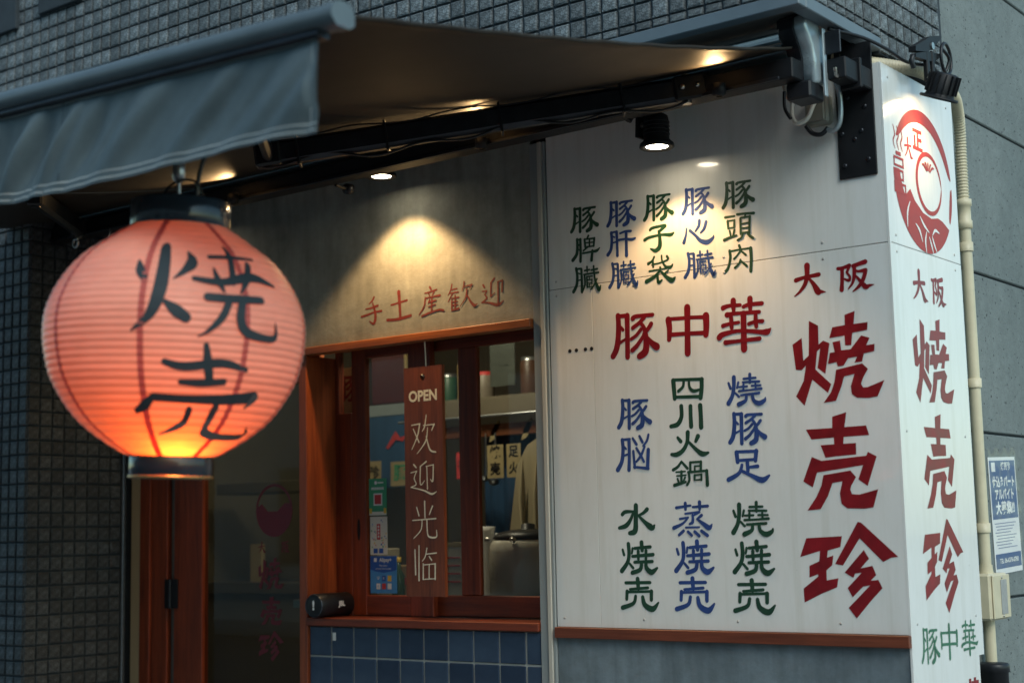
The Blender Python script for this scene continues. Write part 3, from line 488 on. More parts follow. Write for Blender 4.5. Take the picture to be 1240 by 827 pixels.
def glassmat(name, tint=(.86, .90, .88), rough=.02, ior=1.5):
    m = bpy.data.materials.new(name); m.use_nodes = True
    t = m.node_tree; t.nodes.clear()
    out = N(t, 'ShaderNodeOutputMaterial'); mx = N(t, 'ShaderNodeMixShader'); fr = N(t, 'ShaderNodeFresnel')
    tr = N(t, 'ShaderNodeBsdfTransparent'); gl = N(t, 'ShaderNodeBsdfGlossy')
    fr.inputs[0].default_value = ior
    tr.inputs[0].default_value = (*tint, 1); gl.inputs['Roughness'].default_value = rough
    v = coords(t); bp = N(t, 'ShaderNodeBump'); bp.inputs['Strength'].default_value = .02
    t.links.new(noise(t, v, 3, 2), bp.inputs['Height']); t.links.new(bp.outputs[0], gl.inputs['Normal'])
    ge = N(t, 'ShaderNodeNewGeometry'); iv = N(t, 'ShaderNodeMath'); iv.operation = 'SUBTRACT'; iv.inputs[0].default_value = 1
    mu = N(t, 'ShaderNodeMath'); mu.operation = 'MULTIPLY'
    t.links.new(ge.outputs['Backfacing'], iv.inputs[1]); t.links.new(iv.outputs[0], mu.inputs[0]); t.links.new(fr.outputs[0], mu.inputs[1])
    t.links.new(mu.outputs[0], mx.inputs[0]); t.links.new(tr.outputs[0], mx.inputs[1]); t.links.new(gl.outputs[0], mx.inputs[2])
    t.links.new(mx.outputs[0], out.inputs[0])
    return m
M_GLASS = glassmat('window_glass')
M_GLASSD = glassmat('door_glass', (.70, .72, .66))
def emat(name, c, s):
    m = bpy.data.materials.new(name); m.use_nodes = True
    t = m.node_tree; t.nodes.clear()
    o = N(t, 'ShaderNodeOutputMaterial'); e = N(t, 'ShaderNodeEmission')
    e.inputs[0].default_value = (*c, 1); e.inputs[1].default_value = s
    t.links.new(e.outputs[0], o.inputs[0]); return m
M_LAMP = emat('lit_lens', (1, .86, .62), 22)

def project(p):
    d = Vector(p) - CAM_POS
    z = d.dot(fw)
    return 620+F_PX*d.dot(rt)/z, 413.5-F_PX*d.dot(up)/z, z

# ---------------------------------------------------------------- ground, street, opposite side
def sheet(name, m, x0, x1, y0, y1, z):
    o = MB().add([(x0, y0, z), (x1, y0, z), (x1, y1, z), (x0, y1, z)], [(0, 1, 2, 3)]).build(name, m)
    return tag(o, kind='structure')
M_ASPH = mat('asphalt', (.055, .056, .058), .85, .25, 30, bs=.5, bscale=200)
M_PAVE = mat('pavement_concrete', (.24, .24, .235), .85, .15, 3, bs=.3)
sheet('ground', M_ASPH, -200, 200, -200, 200, -.12)
tag(MB().box(-200, 200, -3.0, 60, -.11, 0, .01).build('pavement', M_PAVE), kind='structure')
tag(MB().box(-200, 200, -60, -10.5, -.11, .0, .01).build('pavement', M_PAVE), kind='structure')
ob = thing('street_building', 'plain grey building across the street opposite the shop', 'building', (0, -12, 0))
M_OB = mat('opposite_render', (.52, .52, .50), .8, .1, 2)
M_OBG = mat('opposite_glass', (.03, .04, .05), .1, .1, 2)
MB().box(-30, 26, -20, -12, 0, 7.0).build('wall', M_OB, ob)
wm = None
for fl in range(2):
    for i in range(12):
        x = -28 + i*4.4
        if wm is None:
            m_ = MB().box(-1, 1, -12.02, -11.96, .9, 2.4); w_ = m_.build('window', M_OBG, ob); wm = w_.data
            w_.location = Vector((x, 0, 0)) - ob.location
            base = w_.location.copy()
        else:
            w_ = bpy.data.objects.new('window', wm); link(w_, ob)
            w_.location = Vector((x, 0, fl*3.4)) - ob.location

# ---------------------------------------------------------------- split-face tiles
PITCH = .0672
def tile_mesh(seed, m, wfac=1.0):
    """local frame: h (0..), v (0..), depth out = +d ; built for plane x-z facing -y"""
    rnd = random.Random(seed)
    s = PITCH-.0100; n = 4
    vs = []; fs = []
    for j in range(n):
        for i in range(n):
            edge = i in (0, n-1) or j in (0, n-1)
            d = .0065 + rnd.random()*.0022 + (0 if edge else .0030)
            U = (0, .10, .90, 1)
            vs.append((-s/2+s*U[i]+(rnd.random()-.5)*.0016, -d, -s/2+s*U[j]+(rnd.random()-.5)*.0018))
    for j in range(n-1):
        for i in range(n-1):
            a = j*n+i
            q = (a, a+1, a+n+1, a+n)
            if rnd.random() < .5: fs += [(q[0], q[1], q[2]), (q[0], q[2], q[3])]
            else: fs += [(q[1], q[2], q[3]), (q[1], q[3], q[0])]
    ring = [0, 1, 2, 3, 7, 11, 15, 14, 13, 12, 8, 4]
    b0 = len(vs)
    for r_ in ring: vs.append((vs[r_][0], .001, vs[r_][2]))
    for k in range(12):
        k2 = (k+1) % 12
        fs.append((ring[k2], ring[k], b0+k, b0+k2))
    mb = MB().add(vs, fs)
    return mb
def tiled(parent, m, spots, skip, limit=300):
    """spots: (x,y,z,rot90,hscale,vscale) ; nearest visible ones become parts, the rest one stuff part"""
    vari = [tile_mesh(100+i, m) for i in range(9)]
    mesh = [v.mesh('tile', m) for v in vari]
    info = []
    for s in spots:
        px, py, z = project(s[:3])
        vis = -5 < px < 1245 and -8 < py < 835 and z > 0 and not skip(px, py)
        info.append((0 if vis else 1, z, s))
    info.sort(key=lambda q: (q[0], q[1]))
    rest = MB(); rnd = random.Random(5)
    for i, (hid, z, s) in enumerate(info):
        k = rnd.randrange(9)
        x, y, zz, side, hs, vsn = s
        R = Matrix.Rotation(PI/2 if side else 0, 4, 'Z')
        mt = Matrix.Translation((x, y, zz)) @ R @ Matrix.Diagonal((hs, 1, vsn, 1))
        if i < limit and not hid:
            o = bpy.data.objects.new('tile', mesh[k]); link(o, parent)
            o.matrix_local = Matrix.Translation(-Vector(parent.location)) @ mt
        else:
            v = vari[k]; rest.add([mt @ Vector(p) for p in v.v], v.f)
    if rest.v:
        o = rest.build('tile_field', m, parent); o['kind'] = 'stuff'

# upper wall ------------------------------------------------------------
uw = thing('tiled_wall', 'dark grey split-face tiled upper wall above the awning', 'wall', (-3.5, -.2, 2.9))
MB().box(-7.6, -.071, -.444, .735, 2.957, 6.2).build('wall_core', M_GROUT, uw)
MB().box(-.30, -.0715, .162, .735, 2.905, 2.957).build('wall_core', M_GROUT, uw)
MB().box(-4.6, -4.20, -.475, -.444, 3.775, 4.25, .004).build('wall_vent', M_GROUT, uw)
MB().box(-4.02, -3.70, -.475, -.444, 3.80, 4.25, .004).build('wall_vent', M_GROUT, uw)
sp = []
zj = 2.987
XJ = -.9367
for c_ in range(-96, 14):
    x = XJ + PITCH*(c_+.5)
    if x > -.085: continue
    hs = 1.0
    sp.append((x, -.444, (2.957+2.987)/2, 0, hs, .42))
    for r_ in range(0, 30): sp.append((x, -.444, zj+PITCH*(r_+.5), 0, 1.0, 1.0))
# narrow corner column
xl = XJ+PITCH*12; 
sp += [((xl-.066+.07)/1-.0+0, -.444, zj+PITCH*(r_+.5), 0, .5, 1.0) for r_ in range(0)]
for c_ in range(0, 18):
    y = -.445 + PITCH*(c_+.5)
    if y > .73: continue
    sp.append((-.071, y, 2.972 if y < .17 else 2.946, 1, 1.0, .42 if y < .17 else 1.15))
    for r_ in range(0, 30): sp.append((-.071, y, zj+PITCH*(r_+.5), 1, 1.0, 1.0))
def skip_up(px, py):
    if px < 415: return py > 118-.285*px
    if px < 730: return py > 8+(px-415)*.135
    return False
tiled(uw, M_TILE, sp, skip_up)
MB().box(-7.6, -.060, -.455, -.405, 2.912, 2.9555, .003).build('fascia', M_FASCIA, uw)
MB().box(-.112, -.060, -.4045, .155, 2.912, 2.9555, .003).build('fascia', M_FASCIA, uw)
MB().box(-7.6, -.113, -.4045, .14, 2.945, 2.9565).build('soffit_panel', M_SOFFIT, uw)
MB().box(-7.6, -.10, .02, .62, 2.825, 2.956).build('head_board', M_BLACK, uw)

# pillar ----------------------------------------------------------------
pl_ = thing('tiled_pillar', 'dark grey split-face tiled pillar at the far left beside the shop door', 'pillar', (-4.8, -.2, 0))
MB().box(-5.7, -4.085, -.444, .10, 0, 2.93).build('pillar_core', M_GROUT, pl_)
sp = []
for r_ in range(-44, -1):
    z = zj+PITCH*(r_+.5)
    if z < .03: continue
    for c_ in range(22): sp.append((-4.079-.0655*(c_+.5), -.444, z, 0, .975, 1.0))
    for c_ in range(8): sp.append((-4.085, -.45+PITCH*(c_+.5), z, 1, 1.0, 1.0))
tiled(pl_, M_TILE_SHADE, sp, lambda px, py: (px > 66 and 300 < py < 515) or py < 250)

# concrete wall ---------------------------------------------------------
cw = thing('concrete_wall', 'grey pitted concrete side wall behind the beige conduit', 'wall', (-.2, 3, 0))
MB().box(-.5, -.112, .64, 8, 0, 7).build('wall_core', M_GROUT, cw)
zz = [0, .41, 1.016, 1.637, 2.251, 2.866, 3.48, 4.09, 4.7, 5.3]
for a, b_ in zip(zz, zz[1:]):
    MB().box(-.115, -.10, .635, 8, a+.0045, b_-.0045, .004).build('panel', M_CONC, cw)
# soft tie holes near the seams
for (y, z) in ():
    pass

# mortar wall -----------------------------------------------------------
mw = thing('mortar_wall', 'mottled mortar wall above the takeout window with maroon characters', 'wall', (-2.8, .07, 2.1))
MB().box(-4.085, -1.462, 0, .14, 2.115, 2.83).build('wall_face', M_MORT, mw)
for n, cx, cz, w, h, pl in PLACE:
    if n in '手土産歓迎': glyph(n, cx, cz, w, h, M_MAROON, mw, label='maroon brushed character %s' % n, bold=1.1)

# steel upright ----------------------------------------------------------
su = thing('steel_upright', 'pale grey metal upright between the window and the white menu sign', 'frame', (-1.42, 0, 0))
B('channel', M_FRAMEG, su, -1.461, -1.421, -.004, .15, 0, 2.80)
B('outer_strip', M_FRAMEC, su, -1.4205, -1.402, -.012, .06, 0, 2.80)
B('edge_strip', M_FRAMEG, su, -1.4015, -1.389, -.006, .06, 0, 2.80)

# white sign box -----------------------------------------------------------
sb = thing('sign_box', 'white corner sign box covered in red, green and blue painted menu characters', 'sign', (-.7, .3, 0))
MB().box(-1.385, -.0075, .0075, .60, .93, 2.812).build('box_core', M_BLACK, sb)
B('front_panel', M_WHITE, sb, -1.384, -.0085, 0, .007, 2.2168, 2.819, b=.0015)
B('front_panel', M_WHITE, sb, -1.384, -1.1875, 0, .007, .953, 2.2145, b=.0008)
B('front_panel', M_WHITE, sb, -1.1862, -.0085, 0, .007, .953, 2.2145, b=.0008)
B('side_panel', M_WHITE, sb, -.007, 0, .001, .606, 2.2168, 2.8185, b=.0015)
MB().prism([(.001, 0), (.560, 0), (.560, .850), (.606, .850), (.606, 2.2145), (.001, 2.2145)], -.007, 0, 'x').build('side_panel', M_WHITE, sb)
B('back_panel', M_WHITE, sb, -1.38, -.008, .600, .606, .85, 2.818)
B('top_cap', M_WHITE, sb, -1.384, -.003, .002, .604, 2.8195, 2.8235, b=.001)
B('corner_bead', M_WHITE, sb, -.0082, .0006, -.0006, .0085, .2, 2.819, b=.0006)
COLS = {'r': M_RED, 'g': M_GREEN, 'b': M_BLUE}; CN = {'r': 'red', 'g': 'green', 'b': 'blue'}
ckey = dict(zip('中華大阪脾臓肝子袋心頭肉脳四川火鍋燒足水蒸焼売豚', 'rrrrgbbggbggbggggbbgbbbr'))
for n, cx, cz, w, h, pl in PLACE:
    if n in ckey:
        k = ckey[n]
        if n == '臓': w, h = .133, .101
        glyph(n, cx, cz, w, h, COLS[k], sb, label='%s painted character %s' % (CN[k], n), bold=1.17)
for n, cx, cz, w, h, k in EXTRA:
    if cz > 2.2 and n in '豚臓': w, h = .1335, .104
    elif n == '豚': w, h = .152, .118
    elif n in '焼売燒': w, h = .163, .121
    glyph(n, cx, cz, w, h, COLS[k], sb, label='%s painted character %s' % (CN[k], n), bold=1.17)
for n in BIG:
    cx, cz, w, h, _ = BIG[n]
    bigglyph(n, cx, cz, w, h, M_RED, sb, label='big red painted character %s' % n)
for n, cy, cz, w, h, k in SIDE:
    if n.startswith('BIG'):
        bigglyph(n[3:], cy, cz, {'焼': .335, '売': .268, '珍': .345}[n[3:]], {'焼': .298, '売': .318, '珍': .310}[n[3:]], M_RED, sb, 'side', label='big red painted character %s on the side' % n[3:])
    else:
        if n in '大阪': w, h = .125, .108
        else: w, h = .152, .122
        glyph(n, cy, cz, w, h, (M_GREENS if k == 'g' else COLS[k]), sb, 'side', label='%s painted character %s on the side' % (CN[k], n), bold=1.15 if k == 'r' else .95)
for x in (-1.2945, -1.2639, -1.2224, -1.1945):
    mb = MB(); mb.prism(arc(x, 1.9745, .0075, 0, 360, 9)[:-1], -.0012, 0, 'y'); mb.build('printed_mark', M_BLACK, sb)
# red lettering just entering the frame at the bottom of the side
text('焼', .10, M_RED, sb, sidem(.0012, .49, .72), 'painted_character', .006)

# round emblem (ring, lettering, dome, steam, basket; the figure itself is left out)
EY, EZ, ER = .308, 2.468, .250
f = place2d('side', 0)
def sidepoly(mb, pts, d=.0008): mb.add([f(a, b_, d) for a, b_ in pts], [tuple(range(len(pts)))])
def ringpts(cy, cz, r0, r1, a0, a1, n=40, t0=1, t1=1):
    mb_v = []
    out = []
    for i in range(n+1):
        a = math.radians(a0+(a1-a0)*i/n); th = (r1-r0)
        k = math.sin(PI*min(1, max(0, i/n)))**.35
        ri = r1 - th*max(.15, k)
        out.append(((cy+r1*math.cos(a), cz+r1*math.sin(a)), (cy+ri*math.cos(a), cz+ri*math.sin(a))))
    return out
def sidering(mb, *a, d=.0008, **k):
    q = ringpts(*a, **k); vs = []
    for o_, i_ in q: vs += [f(*o_, d), f(*i_, d)]
    mb.add(vs, [(2*i, 2*i+1, 2*i+3, 2*i+2) for i in range(len(q)-1)])
em = MB()
sidering(em, EY, EZ, ER-.046, ER, 10, 150)
sidering(em, EY, EZ, ER-.022, ER, -28, 3)
# lower dome with a curved upper edge and white folds left as gaps
low = arc(EY, EZ, ER, 178, 326, 34)
low += [(EY+.15, EZ-.118), (EY+.11, EZ-.112), (EY+.05, EZ-.122), (EY-.02, EZ-.112), (EY-.085, EZ-.08), (EY-.12, EZ-.045), (EY-.165, EZ-.075), (EY-.19, EZ-.03), (EY-.20, EZ+.01)]
sidepoly(em, low)
# steam and stacked baskets at the left
for k in range(3):
    em.add(*(lambda r: ([f(a, b_, .001+.0001*k) for a, b_ in r[0]], r[1]))(ribbon([(EY-.235+.03*k, EZ+.155, .004), (EY-.225+.03*k, EZ+.125, .006), (EY-.24+.03*k, EZ+.10, .006), (EY-.228+.03*k, EZ+.075, .003)])))
for (a, b_, c, d_) in ((-.245, -.165, .015, .05), (-.235, -.17, -.03, .008), (-.25, -.155, -.075, -.038), (-.225, -.185, .055, .068)):
    for (h0, h1, v0, v1) in ((a, b_, d_-.008, d_), (a, b_, c, c+.008), (a, a+.008, c, d_), (b_-.008, b_, c, d_)):
        sidepoly(em, [(EY+h0, EZ+v0), (EY+h1, EZ+v0), (EY+h1, EZ+v1), (EY+h0, EZ+v1)], .0011+random.random()*.0003)
# a plain round steamed bun instead of the figure
sidering(em, EY+.045, EZ+.0, .094, .112, 0, 360.0, 44)
for k in range(5):
    a = math.radians(50+20*k)
    em.add(*(lambda r: ([f(p, q, .0013+.0001*k) for p, q in r[0]], r[1]))(ribbon([(EY+.045+math.cos(a)*.022, EZ+.030+math.sin(a)*.018, .006), (EY+.045+math.cos(a)*.055, EZ+.03+math.sin(a)*.040, .009), (EY+.045+math.cos(a)*.080, EZ+.02+math.sin(a)*.055, .004)])))
em.build('round_emblem', mat('emblem_red', (.36, .030, .022), .45, .1, 20), sb, 'red ring emblem with lettering and baskets')
ew = MB()
for (p0, p1, p2) in (((-.13, -.09), (-.155, -.13), (-.16, -.18)), ((-.09, -.16), (-.06, -.18), (-.04, -.215)), ((.0, -.175), (-.015, -.21), (-.01, -.25)), ((.05, -.18), (.075, -.16), (.11, -.165)), ((-.05, -.13), (-.02, -.155), (.02, -.175)), ((.02, -.19), (.035, -.215), (.05, -.245)), ((.045, -.185), (.06, -.21), (.08, -.235))):
    r_ = ribbon([(EY+p0[0], EZ+p0[1], .004), (EY+p1[0], EZ+p1[1], .011), (EY+p2[0], EZ+p2[1], .004)])
    ew.add([f(a, b_, .0016) for a, b_ in r_[0]], r_[1])
ew.build('emblem_folds', M_WHITE, sb)
me_ = mat('emblem_red', (0, 0, 0))
glyph('大', EY-.115, EZ+.100, .07, .075, me_, sb, 'side', label='small red character 大 in the emblem', bold=1.0)
text('正', .085, me_, sb, sidem(.0012, EY-.035, EZ+.135), 'painted_character', .003, 'small red character 正 in the emblem')

# wall under the sign ------------------------------------------------------
lw = thing('rendered_wall', 'blue-grey rendered wall under the white menu sign', 'wall', (-.7, .2, 0))
MB().box(-1.386, -.0075, .004, .54, 0, .929).build('wall_face', M_RENDER, lw)
tr_ = thing('timber_ledge', 'reddish brown timber strip along the foot of the white menu panel', 'trim', (-.7, -.01, .915))
B('strip', W_TRIM, tr_, -1.386, -.0005, -.020, .0035, .913, .952, b=.002)
for x in (-1.35, -1.0, -.62, -.24):
    for z in (.985, 2.19, 2.245):
        MB().lathe([(.0045, 0), (.0045, .0012), (0, .0018)], (x, 0, z), (0, -1, 0), 10).build('screw', M_WSCREW, sb)
for y in (.05, .55):
    for z in (.985, 1.6, 2.19, 2.245, 2.78):
        MB().lathe([(.0045, 0), (.0045, .0012), (0, .0018)], (0, y, z), (1, 0, 0), 10).build('screw', M_WSCREW, sb)
# black steel plate
pt = thing('steel_plate', 'black vertical steel mounting plate bolted to the top right of the menu panel', 'bracket', (-.09, -.005, 2.44))
B('plate', M_BLACK, pt, -.163, -.028, -.008, -.0008, 2.446, 2.90, b=.002)
for x, z in ((-.14, 2.49), (-.055, 2.50), (-.10, 2.575), (-.145, 2.60), (-.06, 2.68), (-.12, 2.72), (-.075, 2.60)):
    MB().lathe([(.008, 0), (.008, .003), (.004, .005)], (x, -.008, z), (0, -1, 0), 8).build('bolt', M_DKSTEEL, pt)

# ---------------------------------------------------------------- takeout window
tw = thing('takeout_window', 'red-stained timber takeout window with sliding glass sashes over the blue tiles', 'window', (-2.1, .1, .93))
B('head_trim', W_ORG, tw, -2.737, -1.4625, -.024, .03, 2.082, 2.1145, b=.003)
B('jamb', W_POST_LIT, tw, -2.737, -2.690, -.012, .20, 0, 2.0815, b=.003)
B('jamb', W_RED, tw, -1.475, -1.4625, .02, .24, .966, 2.11, b=.001)
B('sill', W_REDX, tw, -2.6895, -1.4625, -.016, .235, .932, .9645, b=.003)
B('sill_groove', M_BLACK, tw, -2.6895, -1.4765, .150, .228, .9648, .9665, b=0)
B('head_board', W_REDX, tw, -2.6895, -1.4765, .030, .24, 2.113, 2.15, b=.001)
B('side_board', W_RED, tw, -2.6895, -2.592, .165, .20, .966, 1.835, b=.002)
B('side_board', W_RED, tw, -2.6895, -2.668, .165, .20, 1.8355, 2.1125, b=.002)
g_ = B('pane', M_GLASS, tw, -2.667, -2.592, .178, .181, 1.836, 2.112, b=0)
# left sash
def sash(x0, x1, y, stile_l, stile_r, munt=None):
    s0, s1 = y-.016, y+.016
    B('stile', W_RED, tw, x0, x0+stile_l, s0, s1, .966, 2.112, b=.003)
    B('stile', W_RED, tw, x1-stile_r, x1, s0, s1, .966, 2.112, b=.003)
    B('rail', W_REDX, tw, x0+stile_l+.0003, x1-stile_r-.0003, s0+.001, s1-.001, .967, 1.052, b=.003)
    B('rail', W_REDX, tw, x0+stile_l+.0003, x1-stile_r-.0003, s0+.001, s1-.001, 2.068, 2.111, b=.003)
    if munt: B('muntin', W_RED, tw, munt[0], munt[1], s0+.004, s1-.002, 1.0525, 2.0675, b=.003)
    B('pane', M_GLASS, tw, x0+stile_l+.001, x1-stile_r-.001, y-.001, y+.002, 1.053, 2.067, b=0)
sash(-2.590, -2.135, .180, .080, .125)
sash(-2.225, -1.4768, .218, .06, .035, (-2.018, -1.918))
MB().prism(arc(0, 0, .012, 0, 360, 12)[:-1], 0, .004).build('finger_pull', M_BLACK, tw).matrix_local = Matrix.Translation(-Vector(tw.location)) @ Matrix.Translation((-2.552, .1635, 1.33)) @ Matrix.Rotation(PI/2, 4, 'Z') @ Matrix.Diagonal((1, .8, 4, 1))

# blue tiled counter
tc_ = thing('tiled_counter', 'counter front faced with glossy navy blue tiles and pale grout under the takeout window', 'counter', (-2.1, .1, 0))
MB().box(-2.6895, -1.4625, .006, .24, 0, .9285).build('counter_core', mat('pale_grout', (.40, .41, .38), .9, .1, 30, bs=.2), tc_)
def navy():
    m, t, b = nodes('navy_glazed_tile')
    v = coords(t)
    oi = N(t, 'ShaderNodeObjectInfo')
    n1 = noise(t, v, 9, 5, .6)
    col = ramp(t, n1, [(.3, (.034, .058, .100)), (.7, (.055, .088, .140))])
    col = mixc(t, col, ramp(t, oi.outputs['Random'], [(0, (.62, .62, .66)), (1, (1.15, 1.12, 1.1))]), 1.0, 'MULTIPLY')
    t.links.new(col, b.inputs['Base Color']); b.inputs['Roughness'].default_value = .14
    bump(t, b, n1, .10, .01)
    return m
M_NAVY = navy()
TP = .1282
tmesh = MB().box(-TP/2+.0038, TP/2-.0038, .001, .008, -.0588, .0588, .0025).mesh('tile', M_NAVY)
for r_ in range(8):
    for c_ in range(10):
        x = -2.690 + TP*(c_+.5); z = .931-.1252*(r_+.5)
        if z < .03 or x+TP/2 > -1.455: continue
        o = bpy.data.objects.new('tile', tmesh); link(o, tc_); o.location = Vector((x, 0, z)) - tc_.location
for r_ in range(8):
    z = .931-.1252*(r_+.5)
    if z > .03: MB().box(-1.531, -1.4635, .001, .008, z-.0580, z+.0580, .0025).build('tile', M_NAVY, tc_)
MB().box(-2.552, -2.533, -.001, .0006, .872, .905, .0005).build('paper_scrap', M_WHITE, tc_)

# hanging OPEN board
pb = thing('open_board', 'reddish wooden OPEN board with pale Chinese welcome characters hanging on the window', 'sign', (-2.03, .0, 1.06))
bm_ = bmesh.new()
HX, HZ, YF, YB = -2.033, 1.935, .000, .017
hole = arc(HX, HZ, .0135, 0, 360, 16)[:-1]
ok_ = MB()
X0, X1, Z0, Z1 = -2.134, -1.930, 1.057, 1.979
n = 16
# face with a round hole: ring of quads to a square, then the remaining rectangles
sq = []
for a, b_ in hole:
    dx, dz = a-HX, b_-HZ
    k = .032/max(abs(dx), abs(dz)); sq.append((HX+dx*k, HZ+dz*k))
for Y in (YF, YB):
    vs = [(a, Y, b_) for a, b_ in hole] + [(a, Y, b_) for a, b_ in sq]
    ok_.add(vs, [(i, (i+1) % n, n+(i+1) % n, n+i) for i in range(n)])
    L, R_, D, U = HX-.032, HX+.032, HZ-.032, HZ+.032
    for (a, b_, c, d_) in ((X0, L, Z0, Z1), (R_, X1, Z0, Z1), (L, R_, U, Z1), (L, R_, Z0, D)):
        ok_.add([(a, Y, c), (b_, Y, c), (b_, Y, d_), (a, Y, d_)], [(0, 1, 2, 3)])
vs = [(a, YF, b_) for a, b_ in hole]+[(a, YB, b_) for a, b_ in hole]
ok_.add(vs, [(i, (i+1) % n, n+(i+1) % n, n+i) for i in range(n)])
rim = [(X0, Z0), (X1, Z0), (X1, Z1), (X0, Z1)]
vs = [(a, YF, b_) for a, b_ in rim]+[(a, YB, b_) for a, b_ in rim]
ok_.add(vs, [(i, (i+1) % 4, 4+(i+1) % 4, 4+i) for i in range(4)])
ok_.build('board', W_SIGN, pb)
MB().tube(cat([(HX, -.004, HZ+.010), (HX, .010, HZ+.006), (HX, .022, HZ+.02), (HX, .020, HZ+.10), (HX, .016, 2.095)], 5), .0028, 8).build('cord', M_CREAMINK, pb)
for n_, cx, cz, w, h, pl in PLACE:
    if pl == .14: glyph(n_, -2.032+(cx+2.152)*.9706, 1.3+(cz-1.3)*.9706, w*.9706, h*.9706, M_CREAMINK, pb, off=YF, label='pale carved character %s' % n_[0], bold=1.35)
text('OPEN', .060, M_CREAMINK, pb, frontm(-2.032, YF-.0008, 1.858), bold=.0022, width=.152)

# stickers on the sash
def sticker(label, x0, x1, z0, z1, base, y=.1775):
    t_ = thing('sticker', label, 'sticker', ((x0+x1)/2, y, z0))
    B('sheet', base, t_, x0, x1, y-.0012, y, z0, z1, b=0)
    return t_
P_GREEN = mat('sticker_green', (.05, .33, .16), .4, .08, 20); P_BLUE = mat('sticker_blue', (.07, .28, .62), .4, .08, 20)
P_DBLUE = mat('sticker_dark_blue', (.02, .09, .38), .4, .08, 20); P_CREAM = mat('sticker_cream', (.72, .68, .58), .5, .05, 20)
P_WHITE = mat('print_white', (.8, .8, .78), .5, .04, 20); P_RED = mat('print_red', (.55, .05, .05), .5, .08, 20)
P_YEL = mat('print_yellow', (.75, .48, .05), .5, .08, 20)
s1 = sticker('green payment sticker with a blank square, topmost of three on the left sash', -2.502, -2.400, 1.388, 1.545, P_GREEN)
B('white_patch', P_WHITE, s1, -2.475, -2.425, .1757, .1762, 1.430, 1.482, b=0)
B('colour_patch', P_RED, s1, -2.469, -2.431, .1752, .1756, 1.436, 1.476, b=0)
MB().prism(arc(-2.462, 1.527, .008, 0, 360, 12)[:-1], .1757, .1762, 'y').build('round_mark', P_WHITE, s1)
B('printed_line', P_WHITE, s1, -2.450, -2.418, .1757, .1762, 1.524, 1.530, b=0)
for k in range(7): B('printed_mark', P_WHITE, s1, -2.487+.0105*k, -2.480+.0105*k, .1757, .1762, 1.497, 1.508, b=0)
B('white_band', P_CREAM, s1, -2.501, -2.401, .1757, .1762, 1.389, 1.404, b=0)
for x in (-2.492, -2.409): B('ribbon_mark', P_YEL, s1, x-.007, x+.007, .1752, .1756, 1.396, 1.418, b=0)
s2 = sticker('cream sticker scattered with tiny coloured icons and a red label, middle of three', -2.497, -2.398, 1.221, 1.383, P_CREAM)
B('red_label', P_RED, s2, -2.458, -2.438, .1757, .1762, 1.285, 1.352, b=0)
for k in range(4): B('printed_mark', P_WHITE, s2, -2.4515, -2.4445, .1752, .1756, 1.294+.014*k, 1.303+.014*k, b=0)
rnd = random.Random(3)
for i in range(46):
    x, z = rnd.uniform(-2.491, -2.404), rnd.uniform(1.252, 1.376)
    if -2.464 < x < -2.432 and z > 1.279: continue
    r_ = rnd.uniform(.0022, .0045); mm_ = rnd.choice([P_RED, P_BLUE, P_GREEN, P_YEL, P_DBLUE])
    MB().prism(arc(x, z, r_, rnd.random()*90, 360, rnd.choice([4, 5, 8]))[:-1], .1757, .1762, 'y').build('icon', mm_, s2)
for x in (-2.466, -2.434):
    B('icon', P_DBLUE, s2, x-.012, x+.012, .1757, .1762, 1.228, 1.248, b=0)
s3 = sticker('blue and white payment sticker with a grid of icons, lowest and widest of three', -2.498, -2.346, 1.060, 1.216, P_BLUE)
MB().prism([(-2.497, 1.2155), (-2.347, 1.2155), (-2.347, 1.158), (-2.37, 1.152), (-2.42, 1.146), (-2.47, 1.152), (-2.497, 1.160)][::-1], .1757, .1762, 'y').build('dark_band', P_DBLUE, s3)
B('logo_square', P_WHITE, s3, -2.476, -2.460, .1752, .1756, 1.192, 1.208, b=0)
text('Alipay+', .023, P_WHITE, s3, frontm(-2.410, .1752, 1.199), bold=.0006)
text('Play smart', .011, P_WHITE, s3, frontm(-2.422, .1752, 1.176)); text('with your home e-wallet', .009, P_WHITE, s3, frontm(-2.422, .1752, 1.163))
k = 0
for r_ in range(2):
    for c_ in range(3):
        x = -2.452+c_*.032; z = 1.122-r_*.033
        B('icon', [P_BLUE, P_DBLUE, P_YEL, P_WHITE, P_RED, P_WHITE][k], s3, x-.011, x+.011, .1757, .1762, z-.012, z+.012, b=0); k += 1
text('Ψ', .02, P_WHITE, s3, frontm(-2.452, .1752, 1.122)); text('K', .016, P_WHITE, s3, frontm(-2.420, .1752, 1.122)); text('K', .014, P_BLUE, s3, frontm(-2.452, .1752, 1.089))

# cylinder speaker on the sill
spk = thing('cylinder_speaker', 'black cylindrical portable speaker lying on the left end of the window sill', 'speaker', (-2.66, .02, .966))
c0 = Vector((-2.622, -.040, 1.0160)); ax_ = Vector((-.04, .999, 0)).normalized()
MB().lathe([(.044, 0), (.050, .006), (.050, .20), (.044, .206)], c0, ax_, 28).build('body', M_BLACKP, spk)
MB().lathe([(.047, -.002), (.049, .001), (.042, .003)], c0, ax_, 28, caps=False).build('end_ring', mat('blue_grey_ring', (.10, .13, .17), .3, .1, 8, metal=.5), spk)
MB().lathe([(.0, -.001), (.030, -.001), (.041, .002)], c0, ax_, 28).build('end_membrane', M_BLACKP, spk)
sm_ = Matrix.Translation(c0 - ax_*.0025) @ Matrix((Vector((-ax_.y*-1, -ax_.x, 0)), Vector((0, 0, 1)), -ax_)).transposed().to_4x4()
text('!', .050, P_WHITE, spk, sm_, bold=.003)
n_ = Vector((ax_.y, -ax_.x, 0))
